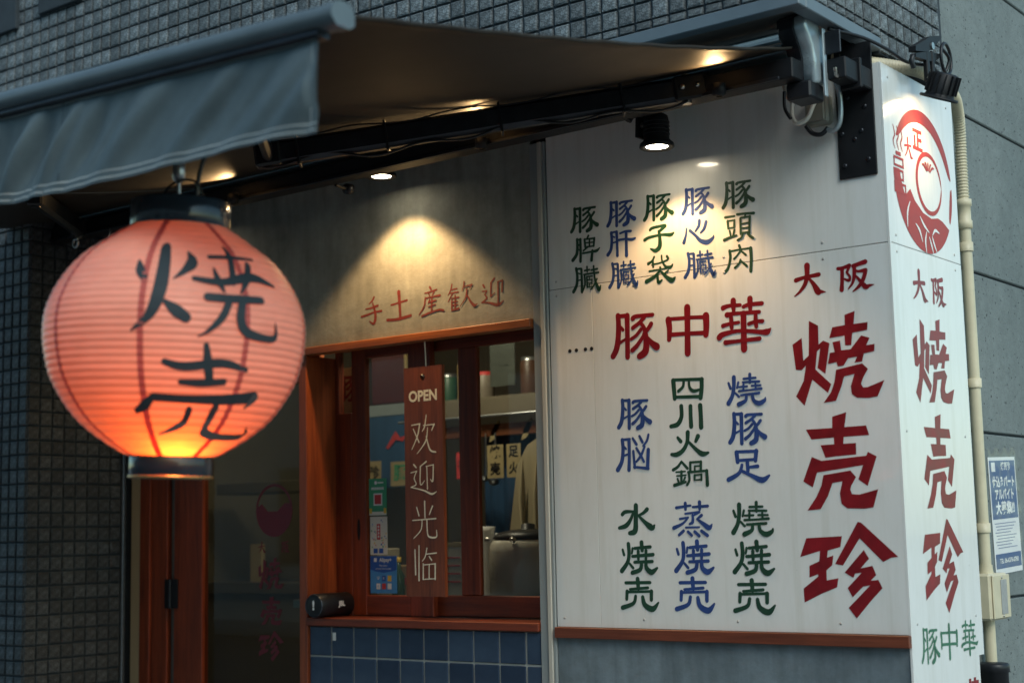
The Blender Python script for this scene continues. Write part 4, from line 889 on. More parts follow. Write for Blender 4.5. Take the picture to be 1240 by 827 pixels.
side_m = Matrix.Translation(c0 + ax_*.120 + n_*.0508 + Vector((0, 0, .004))) @ Matrix((ax_, Vector((0, 0, 1)), n_)).transposed().to_4x4()
text('JBL', .028, P_WHITE, spk, side_m, bold=.0015)

# ---------------------------------------------------------------- door
dr = thing('glass_door', 'red-stained timber shop door with a large dark glass pane behind the lantern', 'door', (-3.4, .1, 0))
B('metal_edge', M_STEEL, dr, -4.078, -4.058, .085, .13, 0, 2.08)
B('outer_frame', M_BLACK, dr, -4.0575, -4.004, .10, .14, 0, 2.08)
B('cover_strip', mat('tan_strip', (.44, .32, .18), .5, .1, 8, stretch=(1, 1, .2)), dr, -4.0035, -3.937, .092, .14, 0, 2.08)
B('jamb', W_RED, dr, -3.9365, -3.862, .090, .15, 0, 2.08, b=.003)
B('jamb', W_RED, dr, -3.8615, -3.744, .100, .15, 0, 2.08, b=.003)
B('gap_strip', mat('dull_metal_strip', (.12, .11, .09), .5, .1, 8), dr, -3.7435, -3.694, .125, .15, 0, 2.08)
st_ = B('stile', W_RED, dr, -3.6935, -3.494, .100, .14, 0.02, 2.08, b=.003)
B('bottom_rail', W_REDX, dr, -3.4935, -2.7385, .102, .138, .02, .28, b=.003)
B('top_rail', W_REDX, dr, -3.4935, -2.7385, .102, .138, 1.985, 2.08, b=.003)
B('pane', M_GLASSD, dr, -3.4935, -2.7385, .118, .121, .281, 1.984, b=0)
B('head_trim', W_ORG, dr, -4.078, -2.7375, -.024, .15, 2.0815, 2.1145, b=.003)
for z in (.985, 1.78):
    h_ = B('hinge', M_BLACK, dr, -3.755, -3.660, .094, .0995, z, z+.135, b=.001)
    MB().tube([(-3.712, .091, z), (-3.712, .091, z+.135)], .007, 10).build('hinge_pin', M_DKSTEEL, h_)
M_DRED = mat('dark_red_vinyl', (.16, .012, .020), .5, .1, 20)
DG = .1165
em = MB(); f2 = place2d('front', DG)
cy_, cz_, r1 = -3.028, 1.425, .118
q = []
for i in range(49):
    a = 2*PI*i/48; q.append(((cy_+r1*math.cos(a), cz_+r1*math.sin(a)), (cy_+(r1-.012)*math.cos(a), cz_+(r1-.012)*math.sin(a))))
vs = []
for o_, i_ in q: vs += [f2(*o_, .0005), f2(*i_, .0005)]
em.add(vs, [(2*i, 2*i+1, 2*i+3, 2*i+2) for i in range(48)])
low = arc(cy_, cz_, r1-.001, 175, 375, 26) + [(cy_+.07, cz_+.03), (cy_+.02, cz_-.005), (cy_-.04, cz_-.005), (cy_-.08, cz_+.03)]
em.add([f2(a, b_, .0008) for a, b_ in low], [tuple(range(len(low)))])
em.build('round_emblem', M_DRED, dr)
glyph('大', -3.105, 1.2625, .052, .05, M_DRED, dr, off=DG); glyph('阪', -2.955, 1.262, .055, .055, M_DRED, dr, off=DG)
bigglyph('焼', -3.048, 1.145, .165, .142, M_DRED, dr, off=DG); bigglyph('売', -3.048, .982, .14, .125, M_DRED, dr, off=DG); bigglyph('珍', -3.048, .827, .165, .135, M_DRED, dr, off=DG)

# ---------------------------------------------------------------- interior
M_INW = mat('interior_plaster', (.20, .175, .13), .8, .15, 2, bs=.1)
M_INF = mat('interior_floor', (.10, .085, .07), .6, .2, 4)
def struct(name, m, *a): return tag(MB().box(*a).build(name, m), kind='structure')
struct('interior_floor', M_INF, -4.9, -1.40, .25, 3.4, -.02, .012)
struct('interior_wall', M_INW, -4.9, -1.39, 3.4, 3.5, 0, 2.9)
struct('interior_wall', M_INW, -1.40, -1.388, .25, 3.4, 0, 2.9)
struct('interior_wall', M_INW, -5.0, -4.9, .1, 3.5, 0, 2.9)
struct('interior_ceiling', M_INW, -4.9, -1.388, .145, 3.4, 2.70, 2.83)
W_IN = wood('interior_timber', (.10, .035, .015), (.24, .085, .035), 'x')
M_SHELF = mat('shelf_beige', (.135, .115, .08), .6, .1, 4)
shf = thing('wall_shelf', 'long beige shelf crossing behind the takeout window glass', 'shelf', (-2.7, 1.4, 1.9))
B('board', M_SHELF, shf, -3.08, -1.45, 1.15, 1.50, 1.905, 1.965)
B('lip', M_SHELF, shf, -3.08, -1.45, 1.13, 1.149, 1.865, 1.955)
B('rail', W_IN, shf, -3.08, -1.45, 1.20, 1.24, 1.775, 1.835)
bk = thing('menu_board', 'dark red menu board high inside the left sash', 'sign', (-3.5, 1.5, 2.0))
B('board', mat('dark_red_board', (.07, .008, .010), .6, .2, 8), bk, -3.72, -3.48, 1.50, 1.52, 2.02, 2.32)
B('edge', mat('gold_edge', (.45, .33, .12), .5, .1, 8), bk, -3.479, -3.465, 1.50, 1.52, 2.02, 2.32)
bl = thing('blue_banner', 'blue cloth banner with an orange fish hanging inside the left sash', 'banner', (-3.3, 1.3, 1.5))
M_BLUC = mat('blue_cloth', (.022, .075, .165), .8, .25, 6, stretch=(4, 1, .5), bs=.2, bscale=12)
B('cloth', M_BLUC, bl, -3.62, -3.12, 1.30, 1.306, 1.55, 1.93)
B('header', mat('pale_cloth', (.25, .30, .31), .8, .1, 6), bl, -3.62, -3.12, 1.297, 1.3075, 1.93, 1.99)
fm = MB()
for (px_, pz_, s_) in ((-3.36, 1.80, 1), (-3.18, 1.79, .8)):
    fm.prism([(px_-.07*s_, pz_-.04*s_), (px_-.03*s_, pz_+.01), (px_+.0, pz_+.045*s_), (px_+.03*s_, pz_+.01), (px_+.08*s_, pz_+.02*s_), (px_+.05*s_, pz_-.01*s_), (px_, pz_), (px_-.05*s_, pz_-.045*s_)], 1.293, 1.2968, 'y')
fm.build('fish_print', P_RED, bl)
def paper(label, name, cat_, x0, x1, y, z0, z1, m, body=None, size=.05, ink=None, vert=True):
    t_ = thing(name, label, cat_, ((x0+x1)/2, y, z0))
    B('sheet', m, t_, x0, x1, y, y+.004, z0, z1, b=0)
    if body:
        for i, ch in enumerate(body):
            z = z1 - (z1-z0)*(i+.5)/len(body)
            text(ch, size, ink or M_BLACK, t_, frontm((x0+x1)/2, y-.001, z), bold=.002)
    return t_
P_OLDP = mat('old_paper', (.36, .29, .15), .7, .12, 10)
paper('cream paper with brushed writing at the left edge of the left sash', 'paper_note', 'paper', -3.49, -3.40, 1.22, 1.56, 1.69, P_OLDP, '珍', .07, M_BLACK)
paper('cream picture card beside the OPEN board, low in the blue banner', 'picture_card', 'paper', -3.33, -3.20, 1.22, 1.555, 1.68, P_OLDP, '豚', .09, P_GREEN)
paper('left cream menu card with black brush writing, right sash', 'menu_card', 'paper', -2.605, -2.505, 1.12, 1.565, 1.725, P_OLDP, '焼売', .065, M_BLACK)
paper('right cream menu card with black brush writing, right sash', 'menu_card', 'paper', -2.485, -2.400, 1.12, 1.565, 1.725, P_OLDP, '足火', .06, M_BLACK)
paper('small red card behind the glass just right of the OPEN board', 'red_card', 'card', -2.80, -2.73, 1.12, 1.57, 1.70, P_RED, '福', .05, M_MAROON)
paper('pale greenish poster high in the right sash', 'poster_sheet', 'poster', -2.655, -2.50, 1.22, 2.02, 2.24, mat('faded_poster', (.05, .06, .05), .7, .2, 12), '茶', .10, mat('faint_ink', (.05, .06, .05), .7))
paper('yellowish scribbled note behind the narrow left pane', 'paper_note', 'paper', -2.78, -2.62, .26, 1.845, 2.05, P_OLDP, '豚', .13, M_MAROON)
bd = thing('blue_curtain', 'blue curtain hanging behind the menu cards in the right sash', 'curtain', (-2.4, 1.3, 1.3))
mb = MB(); nn = 60
vs = []
for i in range(nn+1):
    x = -2.80+.75*i/nn; y = 1.34+.012*math.sin(i*.9)+.006*math.sin(i*2.3)
    vs += [(x, y, 1.20), (x, y, 1.83)]
mb.add(vs, [(2*i, 2*i+2, 2*i+3, 2*i+1) for i in range(nn)], True)
mb.build('cloth', M_BLUC, bd)
for i, x in enumerate((-2.62, -2.42)):
    ct = thing('folded_paper', ['upper left pale paper twist above the menu cards', 'pale paper twist beside the shirt collar'][i], 'paper', (x, 1.2, 1.74))
    MB().prism([(x-.035, 1.745), (x+.0, 1.76), (x+.035, 1.83), (x+.02, 1.85), (x-.02, 1.80)], 1.20, 1.21, 'y').build('sheet', P_OLDP, ct)
# hanging shirt
sh = thing('hanging_shirt', 'cream work shirt hanging at the right edge of the window', 'shirt', (-1.98, .8, 1.25))
M_SHIRT = mat('cream_cloth', (.50, .43, .27), .85, .12, 7, stretch=(5, 5, .6), bs=.3, bscale=10)
out = [(-2.02, 1.73), (-2.10, 1.69), (-2.16, 1.60), (-2.21, 1.30), (-2.14, 1.28), (-2.10, 1.50), (-2.11, 1.16), (-1.80, 1.15), (-1.80, 1.50), (-1.76, 1.28), (-1.69, 1.30), (-1.74, 1.62), (-1.82, 1.70), (-1.92, 1.73)]
MB().prism(out, .78, .84, 'y').build('body', M_SHIRT, sh)
for k, x in enumerate((-2.13, -2.05, -1.99, -1.93, -1.86)):
    MB().tube([(x, .782, 1.62), (x-.005, .776, 1.45), (x-.012*(k % 3), .780, 1.20)], [.004, .014, .007], 8).build('fold', M_SHIRT, sh)
MB().tube([(-1.97, .81, 1.73), (-1.97, .81, 1.80), (-1.955, .81, 1.82), (-1.97, .81, 1.835)], .004, 6).build('hanger_hook', M_STEEL, sh)
text('珍', .07, P_DBLUE, sh, frontm(-2.03, .775, 1.47))
rl = thing('clothes_rail', 'thin steel rail carrying the cream shirt inside', 'rail', (-1.9, .81, 1.84))
MB().tube([(-2.9, .81, 1.838), (-1.41, .81, 1.838)], .006, 8).build('bar', M_STEEL, rl)
# counter and things on it
ic = thing('inner_counter', 'low stainless counter just inside the takeout window', 'counter', (-2.3, .6, 0))
B('top', M_STEEL, ic, -3.1, -1.41, .30, .98, .985, 1.02); B('body', M_INW, ic, -3.1, -1.41, .34, .96, .02, .984)
pot = thing('steamer_pot', 'big pale round steamer pot with a dark lid inside the right sash', 'pot', (-1.98, .62, 1.02))
MB().lathe([(.150, 0), (.168, .03), (.172, .20), (.166, .235), (.150, .25)], (-1.985, .62, 1.021), n=40).build('body', mat('pale_enamel', (.66, .62, .52), .3, .06, 8), pot)
MB().lathe([(.150, 0), (.152, .015), (.13, .035), (.08, .045), (.03, .05), (.03, .07), (.0, .075)], (-1.985, .62, 1.268), n=40).build('lid', M_BLACKP, pot)
for a in (.3, 2.2, -.8): MB().lathe([(.012, 0), (.012, .02), (0, .026)], (-1.985+.165*math.cos(a-1.6), .62+.165*math.sin(a-1.6), 1.27), (math.cos(a-1.6), math.sin(a-1.6), .3), 10).build('lid_clip', M_SCREW, pot)
for i, (x, y, r_, h) in enumerate(((-2.43, .88, .042, .10), (-2.34, .90, .036, .07), (-2.20, .93, .036, .05))):
    cp = thing('cup_stack', ['tall white stack of paper cups left of the steamer pot', 'middle white cup stack behind the steamer pot', 'short white cup stack behind the steamer lid'][i], 'cups', (x, y, 1.02))
    MB().lathe([(r_*.75, 0), (r_, h+.21-.02), (r_*1.08, h+.21), (r_*.8, h+.212)], (x, y, 1.021), n=24).build('cups', P_WHITE, cp)
bx_ = thing('carton', 'white printed carton standing right of the OPEN board inside', 'box', (-2.375, .62, 1.02))
B('body', mat('carton_white', (.50, .48, .42), .7, .08, 8), bx_, -2.435, -2.320, .58, .70, 1.021, 1.262)
for k in range(4): B('printed_line', P_RED, bx_, -2.42, -2.335, .5785, .5795, 1.09+.035*k, 1.096+.035*k, b=0)
B('tape', P_OLDP, bx_, -2.436, -2.319, .579, .701, 1.245, 1.264, b=0)
bt = [(-2.74, .62, .030, .16, (.05, .10, .06)), (-2.66, .66, .026, .20, (.10, .03, .02)), (-2.58, .60, .032, .12, (.30, .26, .18))]
for i, (x, y, r_, h, c) in enumerate(bt):
    b_ = thing('bottle', ['dark green bottle low behind the left sash', 'tall brown sauce bottle low behind the left sash', 'stubby pale jar low behind the left sash'][i], 'bottle', (x, y, 1.02))
    MB().lathe([(r_, 0), (r_, h*.6), (r_*.4, h*.8), (r_*.4, h), (0, h)], (x, y, 1.021), n=20).build('body', mat('bottle_%d' % i if False else 'bottle_glass_' + ['green', 'brown', 'pale'][i], c, .15, .1, 8), b_)
    MB().lathe([(r_*.45, 0), (r_*.45, .02), (0, .022)], (x, y, 1.021+h), n=16).build('cap', P_RED if i == 1 else P_YEL, b_)
# behind the door
ds = thing('door_shelf', 'pale shelf seen through the glass of the door', 'shelf', (-4.0, 1.2, 1.5))
B('board', M_SHELF, ds, -4.6, -3.5, 1.15, 1.40, 1.55, 1.61)
dc = thing('back_counter', 'beige counter ledge low behind the door glass', 'counter', (-4.0, 1.5, 0))
B('top', M_SHELF, dc, -4.8, -3.2, 1.2, 1.8, 1.00, 1.06); B('front', M_INW, dc, -4.8, -3.2, 1.22, 1.78, .012, .999)
wp = thing('call_panel', 'small cream panel standing on the counter behind the door glass', 'panel', (-4.3, 1.25, 1.06))
B('body', mat('cream_panel', (.62, .50, .28), .6, .05, 8), wp, -4.42, -4.33, 1.24, 1.27, 1.0605, 1.27)
# added lamps, out of view, that brighten the dim shop interior
pd = thing('fill_lamp', 'added round white fill lamp above the shop counter, out of view', 'lamp', (-2.5, .48, 2.6))
MB().lathe([(.16, 0), (.18, .03), (.18, .07), (.1, .08)], (-2.5, .48, 2.61), n=32).build('diffuser', emat('fill_diffuser', (1, .84, .62), 2.5), pd)
li = bpy.data.lights.new('fill_bulb', 'POINT'); li.energy = 20; li.color = (1, .84, .62); li.shadow_soft_size = .15
lo = bpy.data.objects.new('fill_bulb', li); link(lo, pd); lo.location = Vector((-2.5, .48, 2.55))-pd.location

pd = thing('fill_lamp', 'added round white fill lamp inside the shop behind the door, out of view', 'lamp', (-4.1, .9, 2.6))  # second added lamp, brightening the room behind the door glass
MB().lathe([(.16, 0), (.18, .03), (.18, .07), (.1, .08)], (-4.1, .9, 2.61), n=32).build('diffuser', bpy.data.materials['fill_diffuser'], pd)
lo = bpy.data.objects.new('fill_bulb', li.copy()); lo.data.energy = 3.0; link(lo, pd); lo.location = Vector((-4.1, .9, 2.55))-pd.location

# stock on the wall shelf and more clutter under it
rnd = random.Random(11)
SHELF = [('tea_tin', 'squat dark green tea tin at the left end of the wall shelf', -2.98, .05, .13, (.03, .09, .05)), ('tea_tin', 'tall brass-coloured tin on the wall shelf left of the muntin', -2.86, .045, .19, (.30, .20, .07)),
 ('jar', 'short red-lidded jar on the wall shelf behind the muntin', -2.74, .05, .12, (.22, .19, .15)), ('tea_tin', 'dark brown tin in the middle of the wall shelf', -2.45, .05, .17, (.08, .04, .025)),
 ('jar', 'pale ceramic jar on the wall shelf in the right sash', -2.30, .055, .15, (.38, .34, .27)), ('tea_tin', 'blue-grey tin near the right end of the wall shelf', -2.16, .05, .18, (.06, .09, .13)),
 ('jar', 'amber jar at the right end of the wall shelf', -2.04, .045, .13, (.22, .10, .03))]
for n_, lb, x, r_, h, c in SHELF:
    t_ = thing(n_, lb, 'tin' if n_ == 'tea_tin' else 'jar', (x, 1.28, 1.966))
    MB().lathe([(r_*.96, 0), (r_, .006), (r_, h-.01), (r_*.93, h)], (x, 1.28, 1.966), n=20).build('body', mat(n_+'_paint_%d' % int(c[0]*1000), c, .4, .15, 10), t_)
    MB().lathe([(r_*.9, 0), (r_*.9, .018), (0, .022)], (x, 1.28, 1.966+h), n=20).build('lid', P_RED if 'red-lid' in lb else M_STEEL, t_)
for i, (x, z, w, h, lb) in enumerate(((-2.83, 1.022, .10, .14, 'brown paper bag low behind the OPEN board'), (-2.95, 1.022, .08, .22, 'narrow cream box beside the green bottle'), (-3.03, 1.022, .07, .10, 'small tan box at the far left of the inner counter'))):
    t_ = thing(['paper_bag', 'tall_box', 'small_box'][i], lb, 'bag' if i == 0 else 'box', (x, .78, z))
    B('body', mat('kraft_%d' % i if False else ['kraft_paper', 'cream_card', 'tan_card'][i], [(.28, .18, .09), (.42, .38, .28), (.26, .17, .09)][i], .8, .2, 14), t_, x-w/2, x+w/2, .74, .82, z, z+h, b=.004)
    B('label_patch', [P_RED, P_BLUE, P_GREEN][i], t_, x-w*.3, x+w*.3, .7385, .7398, z+h*.35, z+h*.6, b=0)
tl = thing('ladle_rack', 'steel ladles hanging from the shelf rail in the right sash', 'utensils', (-2.3, 1.18, 1.77))
for k, x in enumerate((-2.72, -2.66, -2.60)):
    MB().tube([(x, 1.18, 1.79), (x, 1.18, 1.60-.02*k)], .004, 8).build('handle', M_STEEL, tl)
    MB().lathe([(.0, -.03), (.022, -.022), (.032, 0)], (x, 1.165, 1.60-.02*k), n=14, caps=False).build('bowl', M_STEEL, tl)

# ---------------------------------------------------------------- awning
aw = thing('awning', 'slate grey retractable awning with a drooping front valance over the shop front', 'awning', (-2.2, -.3, 2.8))
def fabric(name, c, back=None, spec=.22):
    m, t, b = nodes(name)
    v = coords(t)
    n1 = noise(t, v, 2.5, 5, .6); n2 = noise(t, coords(t, (1, 1, 1)), 260, 2, .5); n3 = noise(t, v, 16, 6, .7)
    col = ramp(t, n1, [(.3, vary(c, .82)), (.7, vary(c, 1.15))])
    col = mixc(t, col, ramp(t, n3, [(.3, (.85, .85, .85)), (.65, (1.05, 1.05, 1.05))]), .8, 'MULTIPLY')
    t.links.new(col, b.inputs['Base Color'])
    b.inputs['Roughness'].default_value = .55
    b.inputs['Specular IOR Level'].default_value = spec
    bump(t, b, mixc(t, n2, n3, .5), .12, .002)
    return m
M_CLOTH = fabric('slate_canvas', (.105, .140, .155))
M_CLOTH_SHADE = fabric('slate_canvas_underside', (.034, .029, .024), spec=.12)  # same canvas, darker and browner: shade under the awning put into its colour
M_STITCH = mat('pale_stitching', (.42, .46, .46), .8, .15, 60, stretch=(12, 12, 12))
YB_, = (-2.30,)
def barz(x): return 2.455 - .039*(x+.24)
XL, XR = -4.30, -.17
# canopy sheet
def canopy(u, v):
    """u 0..1 left to right, v 0 cassette .. 1 front bar"""
    xr = XR+(-.275-XR)*v; xl = -4.24
    x = xl+(xr-xl)*u
    y = -.30+(YB_+.03+.30)*v
    z0 = 2.832; z1 = barz(x)-.012
    sag = .040*4*v*(1-v)*(1-.45*math.exp(-((1-u)/.04)**2)) 
    w = .0012*math.sin(v*60+u*9)*math.exp(-((1-u)/.03)**2)
    w += .004*math.sin(x*5+v*3)*v*(1-v)*4
    return (x, y, z0+(z1-z0)*v-sag+w)
def surf(fn, nu, nv, th, name, m, parent, m2=None):
    mb = MB(); vs = [fn(i/nu, j/nv) for j in range(nv+1) for i in range(nu+1)]
    low = [(x, y, z-th) for x, y, z in vs]
    n = len(vs); w = nu+1
    q = [(j*w+i, j*w+i+1, (j+1)*w+i+1, (j+1)*w+i) for j in range(nv) for i in range(nu)]
    mb.add(vs, q, True)
    o = mb.build(name, m, parent)
    mb2 = MB(); mb2.add(low, [f_[::-1] for f_ in q], True)
    return o, mb2.build(name+'_underside', m2 or m, parent)
surf(lambda u, v: canopy(1-(1-u)**1.6, v), 90, 40, .003, 'canopy', M_CLOTH, aw, M_CLOTH_SHADE)
hm = MB()
vs = []
for j in range(61):
    v = j/60; x, y, z = canopy(1, v)
    vs += [(x-.028, y, z-.0055), (x+.003, y, z-.0045), (x+.003, y, z+.0035), (x-.028, y, z+.0025)]
hm.add(vs, [(4*j+a, 4*j+(a+1) % 4, 4*j+4+(a+1) % 4, 4*j+4+a) for j in range(60) for a in range(4)], True)
hm.build('edge_hem', M_CLOTH_SHADE, aw)
# two welded seams across the canopy underside
for u0 in (.30, .62):
    sm = MB(); vs = []
    for j in range(41):
        x, y, z = canopy(u0, j/40); vs += [(x-.012, y, z-.0042), (x+.012, y, z-.0042)]
    sm.add(vs, [(2*j, 2*j+1, 2*j+3, 2*j+2) for j in range(40)]); sm.build('canopy_seam', M_CLOTH, aw)
# front bar
prof = [(.034*math.cos(a)*1.0, .0275*math.sin(a)) for a in [math.radians(q) for q in range(0, 181, 15)]]
prof = [(a-.004 if False else a, b_) for a, b_ in prof] + [(-.034, -.010), (-.026, -.020), (-.018, -.028), (.020, -.028), (.034, -.018)]
def barbox(name, prof, x0, x1, m, parent, seg=1):
    vs = []; n = len(prof)
    for x in (x0, x1): vs += [(x, YB_+a, barz(x)-.0275+b_) for a, b_ in prof]
    mb = MB().add(vs, [tuple(range(n)), tuple(range(n, 2*n))[::-1]])
    mb.add(vs, [(i, i+n, (i+1) % n+n, (i+1) % n) for i in range(n)], True)
    return mb.build(name, m, parent)
fb = barbox('front_bar', prof, XL, -.262, M_BAR, aw)
barbox('end_cap', [(a*1.07, b_*1.07) for a, b_ in prof], -.2615, -.232, M_BAR, aw)
barbox('bar_groove', [(-.022, -.0285), (.016, -.0285), (.016, -.044), (-.022, -.044)], XL+.01, -.29, M_DKSTEEL, aw)
# valance with slanting folds
def val(u, v):
    x = XL+.02+(-.300-(XL+.02))*u
    z = barz(x)-.066-.222*v - .006*math.sin(x*3.1)*v - .016*v*min(1, max(0, (-x-.35)/.8))
    q = x+.21*v+.05*math.sin(x*4.7)+.02*math.sin(x*11.3+v*2)
    ph = q*25
    am = .85+.30*math.sin(x*3.9+v*1.3+.6)
    d = am*(.0215*math.sin(ph+.9*math.sin(ph*.37))+.0085*math.sin(ph*2.37+1.1)+.0022*math.sin(ph*4.7+.4))*(.22+.78*math.sin(PI*min(v, .93)))*(1-math.exp(-v*7))
    d += .004*math.sin((x+v*.22)*9+1)*v
    if u > .995: d *= .5
    return (x, YB_-.006+d-.01*v, z)
def sheetv(fn, nu, nv, name, m, parent, d=0):
    mb = MB(); w = nu+1
    vs = [fn(i/nu, j/nv) for j in range(nv+1) for i in range(nu+1)]
    mb.add([(x, y-d, z) for x, y, z in vs], [(j*w+i, j*w+i+1, (j+1)*w+i+1, (j+1)*w+i) for j in range(nv) for i in range(nu)], True)
    return mb.build(name, m, parent)
sheetv(val, 520, 22, 'valance', M_CLOTH, aw)
def strip(v0, v1, u0, u1, name, m, d, nu=520):
    sheetv(lambda u, v: val(u0+(u1-u0)*u, v0+(v1-v0)*v), nu, 1, name, m, aw, d)
strip(.915, 1.012, 0, 1, 'bottom_hem', M_CLOTH, .0035)
strip(.900, .916, 0, 1, 'stitching', M_STITCH, .0045)
strip(.968, .984, 0, 1, 'stitching', M_STITCH, .0048)
strip(.035, .048, 0, 1, 'stitching', M_STITCH, .0045)
strip(.0, .915, .9965, 1, 'side_hem', M_CLOTH, .0035, 3)
strip(.0, .985, .9957, .9963, 'stitching', M_STITCH, .0046, 2)
strip(0, .91, .769, .7696, 'valance_seam', M_DKSTEEL, .0040, 2)
# cassette roller and its cover
MB().prism([(-.285+.052*math.cos(math.radians(a)), 2.872+.040*math.sin(math.radians(a))) for a in range(-60, 215, 12)], XL, -.196, 'x').build('roller_cover', M_CHROME, aw)
MB().tube([(XL, -.255, 2.835), (-.196, -.255, 2.835)], .036, 18).build('roller', M_CLOTH, aw)
B('cassette_back', M_BLACK, aw, XL, -.196, -.225, -.195, 2.78, 2.895, b=.003)
# rounded end cap: dark inner body and a silver side shell
capp = [(-.314, 2.923), (-.290, 2.940), (-.268, 2.944), (-.246, 2.942), (-.225, 2.931), (-.205, 2.908), (-.188, 2.875), (-.178, 2.835), (-.176, 2.726), (-.262, 2.716), (-.262, 2.800), (-.276, 2.832), (-.300, 2.862), (-.318, 2.888)]
MB().prism([(a-.012, b_-.003) for a, b_ in capp], -.205, -.150, 'x').build('end_housing', M_BLACKP, aw)
sh_ = MB(); n = len(capp)
cy0 = sum(a for a, b_ in capp)/n; cz0 = sum(b_ for a, b_ in capp)/n
shell = [(a, b_) for a, b_ in capp]
# inset the outline along its normals for a rounded rim
def inset(poly, d):
    out = []; n = len(poly)
    for i in range(n):
        a, b_, c = Vector(poly[i-1]), Vector(poly[i]), Vector(poly[(i+1) % n])
        e1, e2 = (b_-a).normalized(), (c-b_).normalized()
        nn = Vector((e1.y+e2.y, -(e1.x+e2.x))); nn.normalize()
        out.append((b_.x+nn.x*d, b_.y+nn.y*d))
    return out
rings = [[(xx, p[0], p[1]) for p in inset(shell, dd)] for xx, dd in ((-.1495, 0), (-.122, 0), (-.115, .0035), (-.1115, .009), (-.110, .016))]
vs = [p for r_ in rings for p in r_]
sh_.add(vs, [(k*n+i, k*n+(i+1) % n, (k+1)*n+(i+1) % n, (k+1)*n+i) for k in range(4) for i in range(n)], True)
sh_.add(rings[-1], [tuple(range(n))])
sh_.build('end_shell', M_SILVER, aw)
B('lower_block', M_BLACKP, aw, -.205, -.118, -.285, -.185, 2.665, 2.722, b=.006)
# wall bracket
B('bracket_plate', M_SILVER, aw, -.100, -.094, -.225, -.205, 2.675, 2.900, b=.001)
B('bracket_plate', M_DKSTEEL, aw, -.0935, -.040, -.215, -.209, 2.812, 2.888, b=.002)
B('bracket_arm', M_BLACK, aw, -.095, -.030, -.205, -.009, 2.73, 2.80, b=.004)
B('bracket_foot', M_BLACK, aw, -.095, -.020, -.115, -.100, 2.715, 2.815, b=.003)
MB().tube([(-.060, -.2195, 2.762), (-.060, -.2155, 2.740), (-.060, -.19, 2.735)], .006, 8).build('hex_bolt', M_SCREW, aw)
# torsion beam
B('torsion_beam', M_BLACK, aw, XL, -.150, -.340, -.270, 2.722, 2.790, b=.004)
B('beam_lip', M_DKSTEEL, aw, XL, -.196, -.348, -.3415, 2.722, 2.733, b=.001)
for i, x in enumerate((-4.22,)):
    B('wall_bracket', M_BLACK, aw, x, x+.09, -.36, -.001, 2.60, 2.88, b=.004)
# folding arms
def fold_arm(sx, sy, sz, ex, ey, ez, fx):
    S = Vector((sx, sy, sz)); E = Vector((ex, ey, ez)); F = Vector((fx, YB_+.03, barz(fx)-.03))
    d = (E-S).normalized(); side = d.cross(Vector((0, 0, 1))).normalized(); upv = side.cross(d)
    c = (S+E)/2
    a = MB().obox(c, d*((E-S).length/2-.03), side*.024, upv*.041, .014).build('upper_arm', M_DKSTEEL, aw)
    MB().obox(S, d*.055, side*.035, upv*.042, .008).build('shoulder', M_BLACK, aw)
    MB().lathe([(.018, -.05), (.018, .05)], S+d*.01+upv*0, (0, 0, 1), 14).build('shoulder_pin', M_SCREW, aw)
    for k in (-1, 1):
        MB().lathe([(.009, 0), (.009, .006), (.005, .009)], S+d*.025*k-side*.036*(1 if side.y < 0 else -1)*-1, (0, -1, 0), 10).build('bolt', M_SCREW, aw)
    MB().obox(S-d*.085+Vector((0, 0, -.025)), d*.045, side*.022, upv*.010, .003).build('shoulder_tongue', M_BLACK, aw)
    MB().obox(E, d*.045, side*.030, upv*.040, .008).build('elbow', M_BLACKP, aw)
    MB().lathe([(.02, -.045), (.02, .045)], E, (0, 0, 1), 14).build('elbow_pin', M_BLACKP, aw)
    d2 = (F-E).normalized(); s2_ = d2.cross(Vector((0, 0, 1))).normalized(); u2 = s2_.cross(d2)
    MB().obox((E+F)/2, d2*((F-E).length/2-.03), s2_*.016, u2*.026, .010).build('forearm', M_DKSTEEL, aw)
    MB().obox(F, Vector((.04, 0, 0)), Vector((0, .03, 0)), Vector((0, 0, .025)), .005).build('bar_joint', M_BLACKP, aw)
    return S, E, d, side, upv
S_, E_, d_, sd_, uv_ = fold_arm(-.53, -.345, 2.758, -1.648, -1.20, 2.565, -.62)
fold_arm(-3.85, -.345, 2.758, -2.95, -1.20, 2.63, -3.75)
# cables and clips along the right arm
cb = []
for k in range(26):
    t_ = k/25; p = S_.lerp(E_, t_)
    cb.append(p - uv_*(.046+.012*math.sin(k*1.1)+.010*math.sin(k*.47)) + Vector((0, -.022, 0)))
w1 = thing('arm_cable', 'black cable strapped loosely along the awning arm', 'cable', tuple(E_))
MB().tube(cat([tuple(p) for p in cb], 4), .0045, 6).build('cable', M_BLACKP, w1)
MB().tube(cat([tuple(S_.lerp(E_, k/14)+uv_*(.043+.008*math.cos(k*1.7))+Vector((0, -.02, 0))) for k in range(15)], 4), .003, 6).build('cable', M_BLACKP, w1)
for t_ in (.16, .45, .72, .93):
    p = S_.lerp(E_, t_)
    MB().obox(p, d_*.004, sd_*.030, uv_*.052, .001).build('clip', M_BLACKP, w1)
for i, t_ in enumerate((.36, .60)):
    p = S_.lerp(E_, t_)-sd_*(-.028 if sd_.y > 0 else .028)
    MB().obox(p+uv_*.008, (d_*.028+uv_*.008), sd_*.002, uv_*.006, .001).build('tape_tag', M_STEEL, w1)
hk = thing('bar_hook', 'small galvanised shackle hanging under the left end of the awning above the tiled pillar', 'hook', (-3.78, -.36, 2.7))
ring = [(-3.80+.017*math.cos(math.radians(a)), -.40, 2.675+.022*math.sin(math.radians(a))) for a in range(-215, 36, 20)]
MB().tube(ring, .0055, 8).build('shackle', M_STEEL, hk)
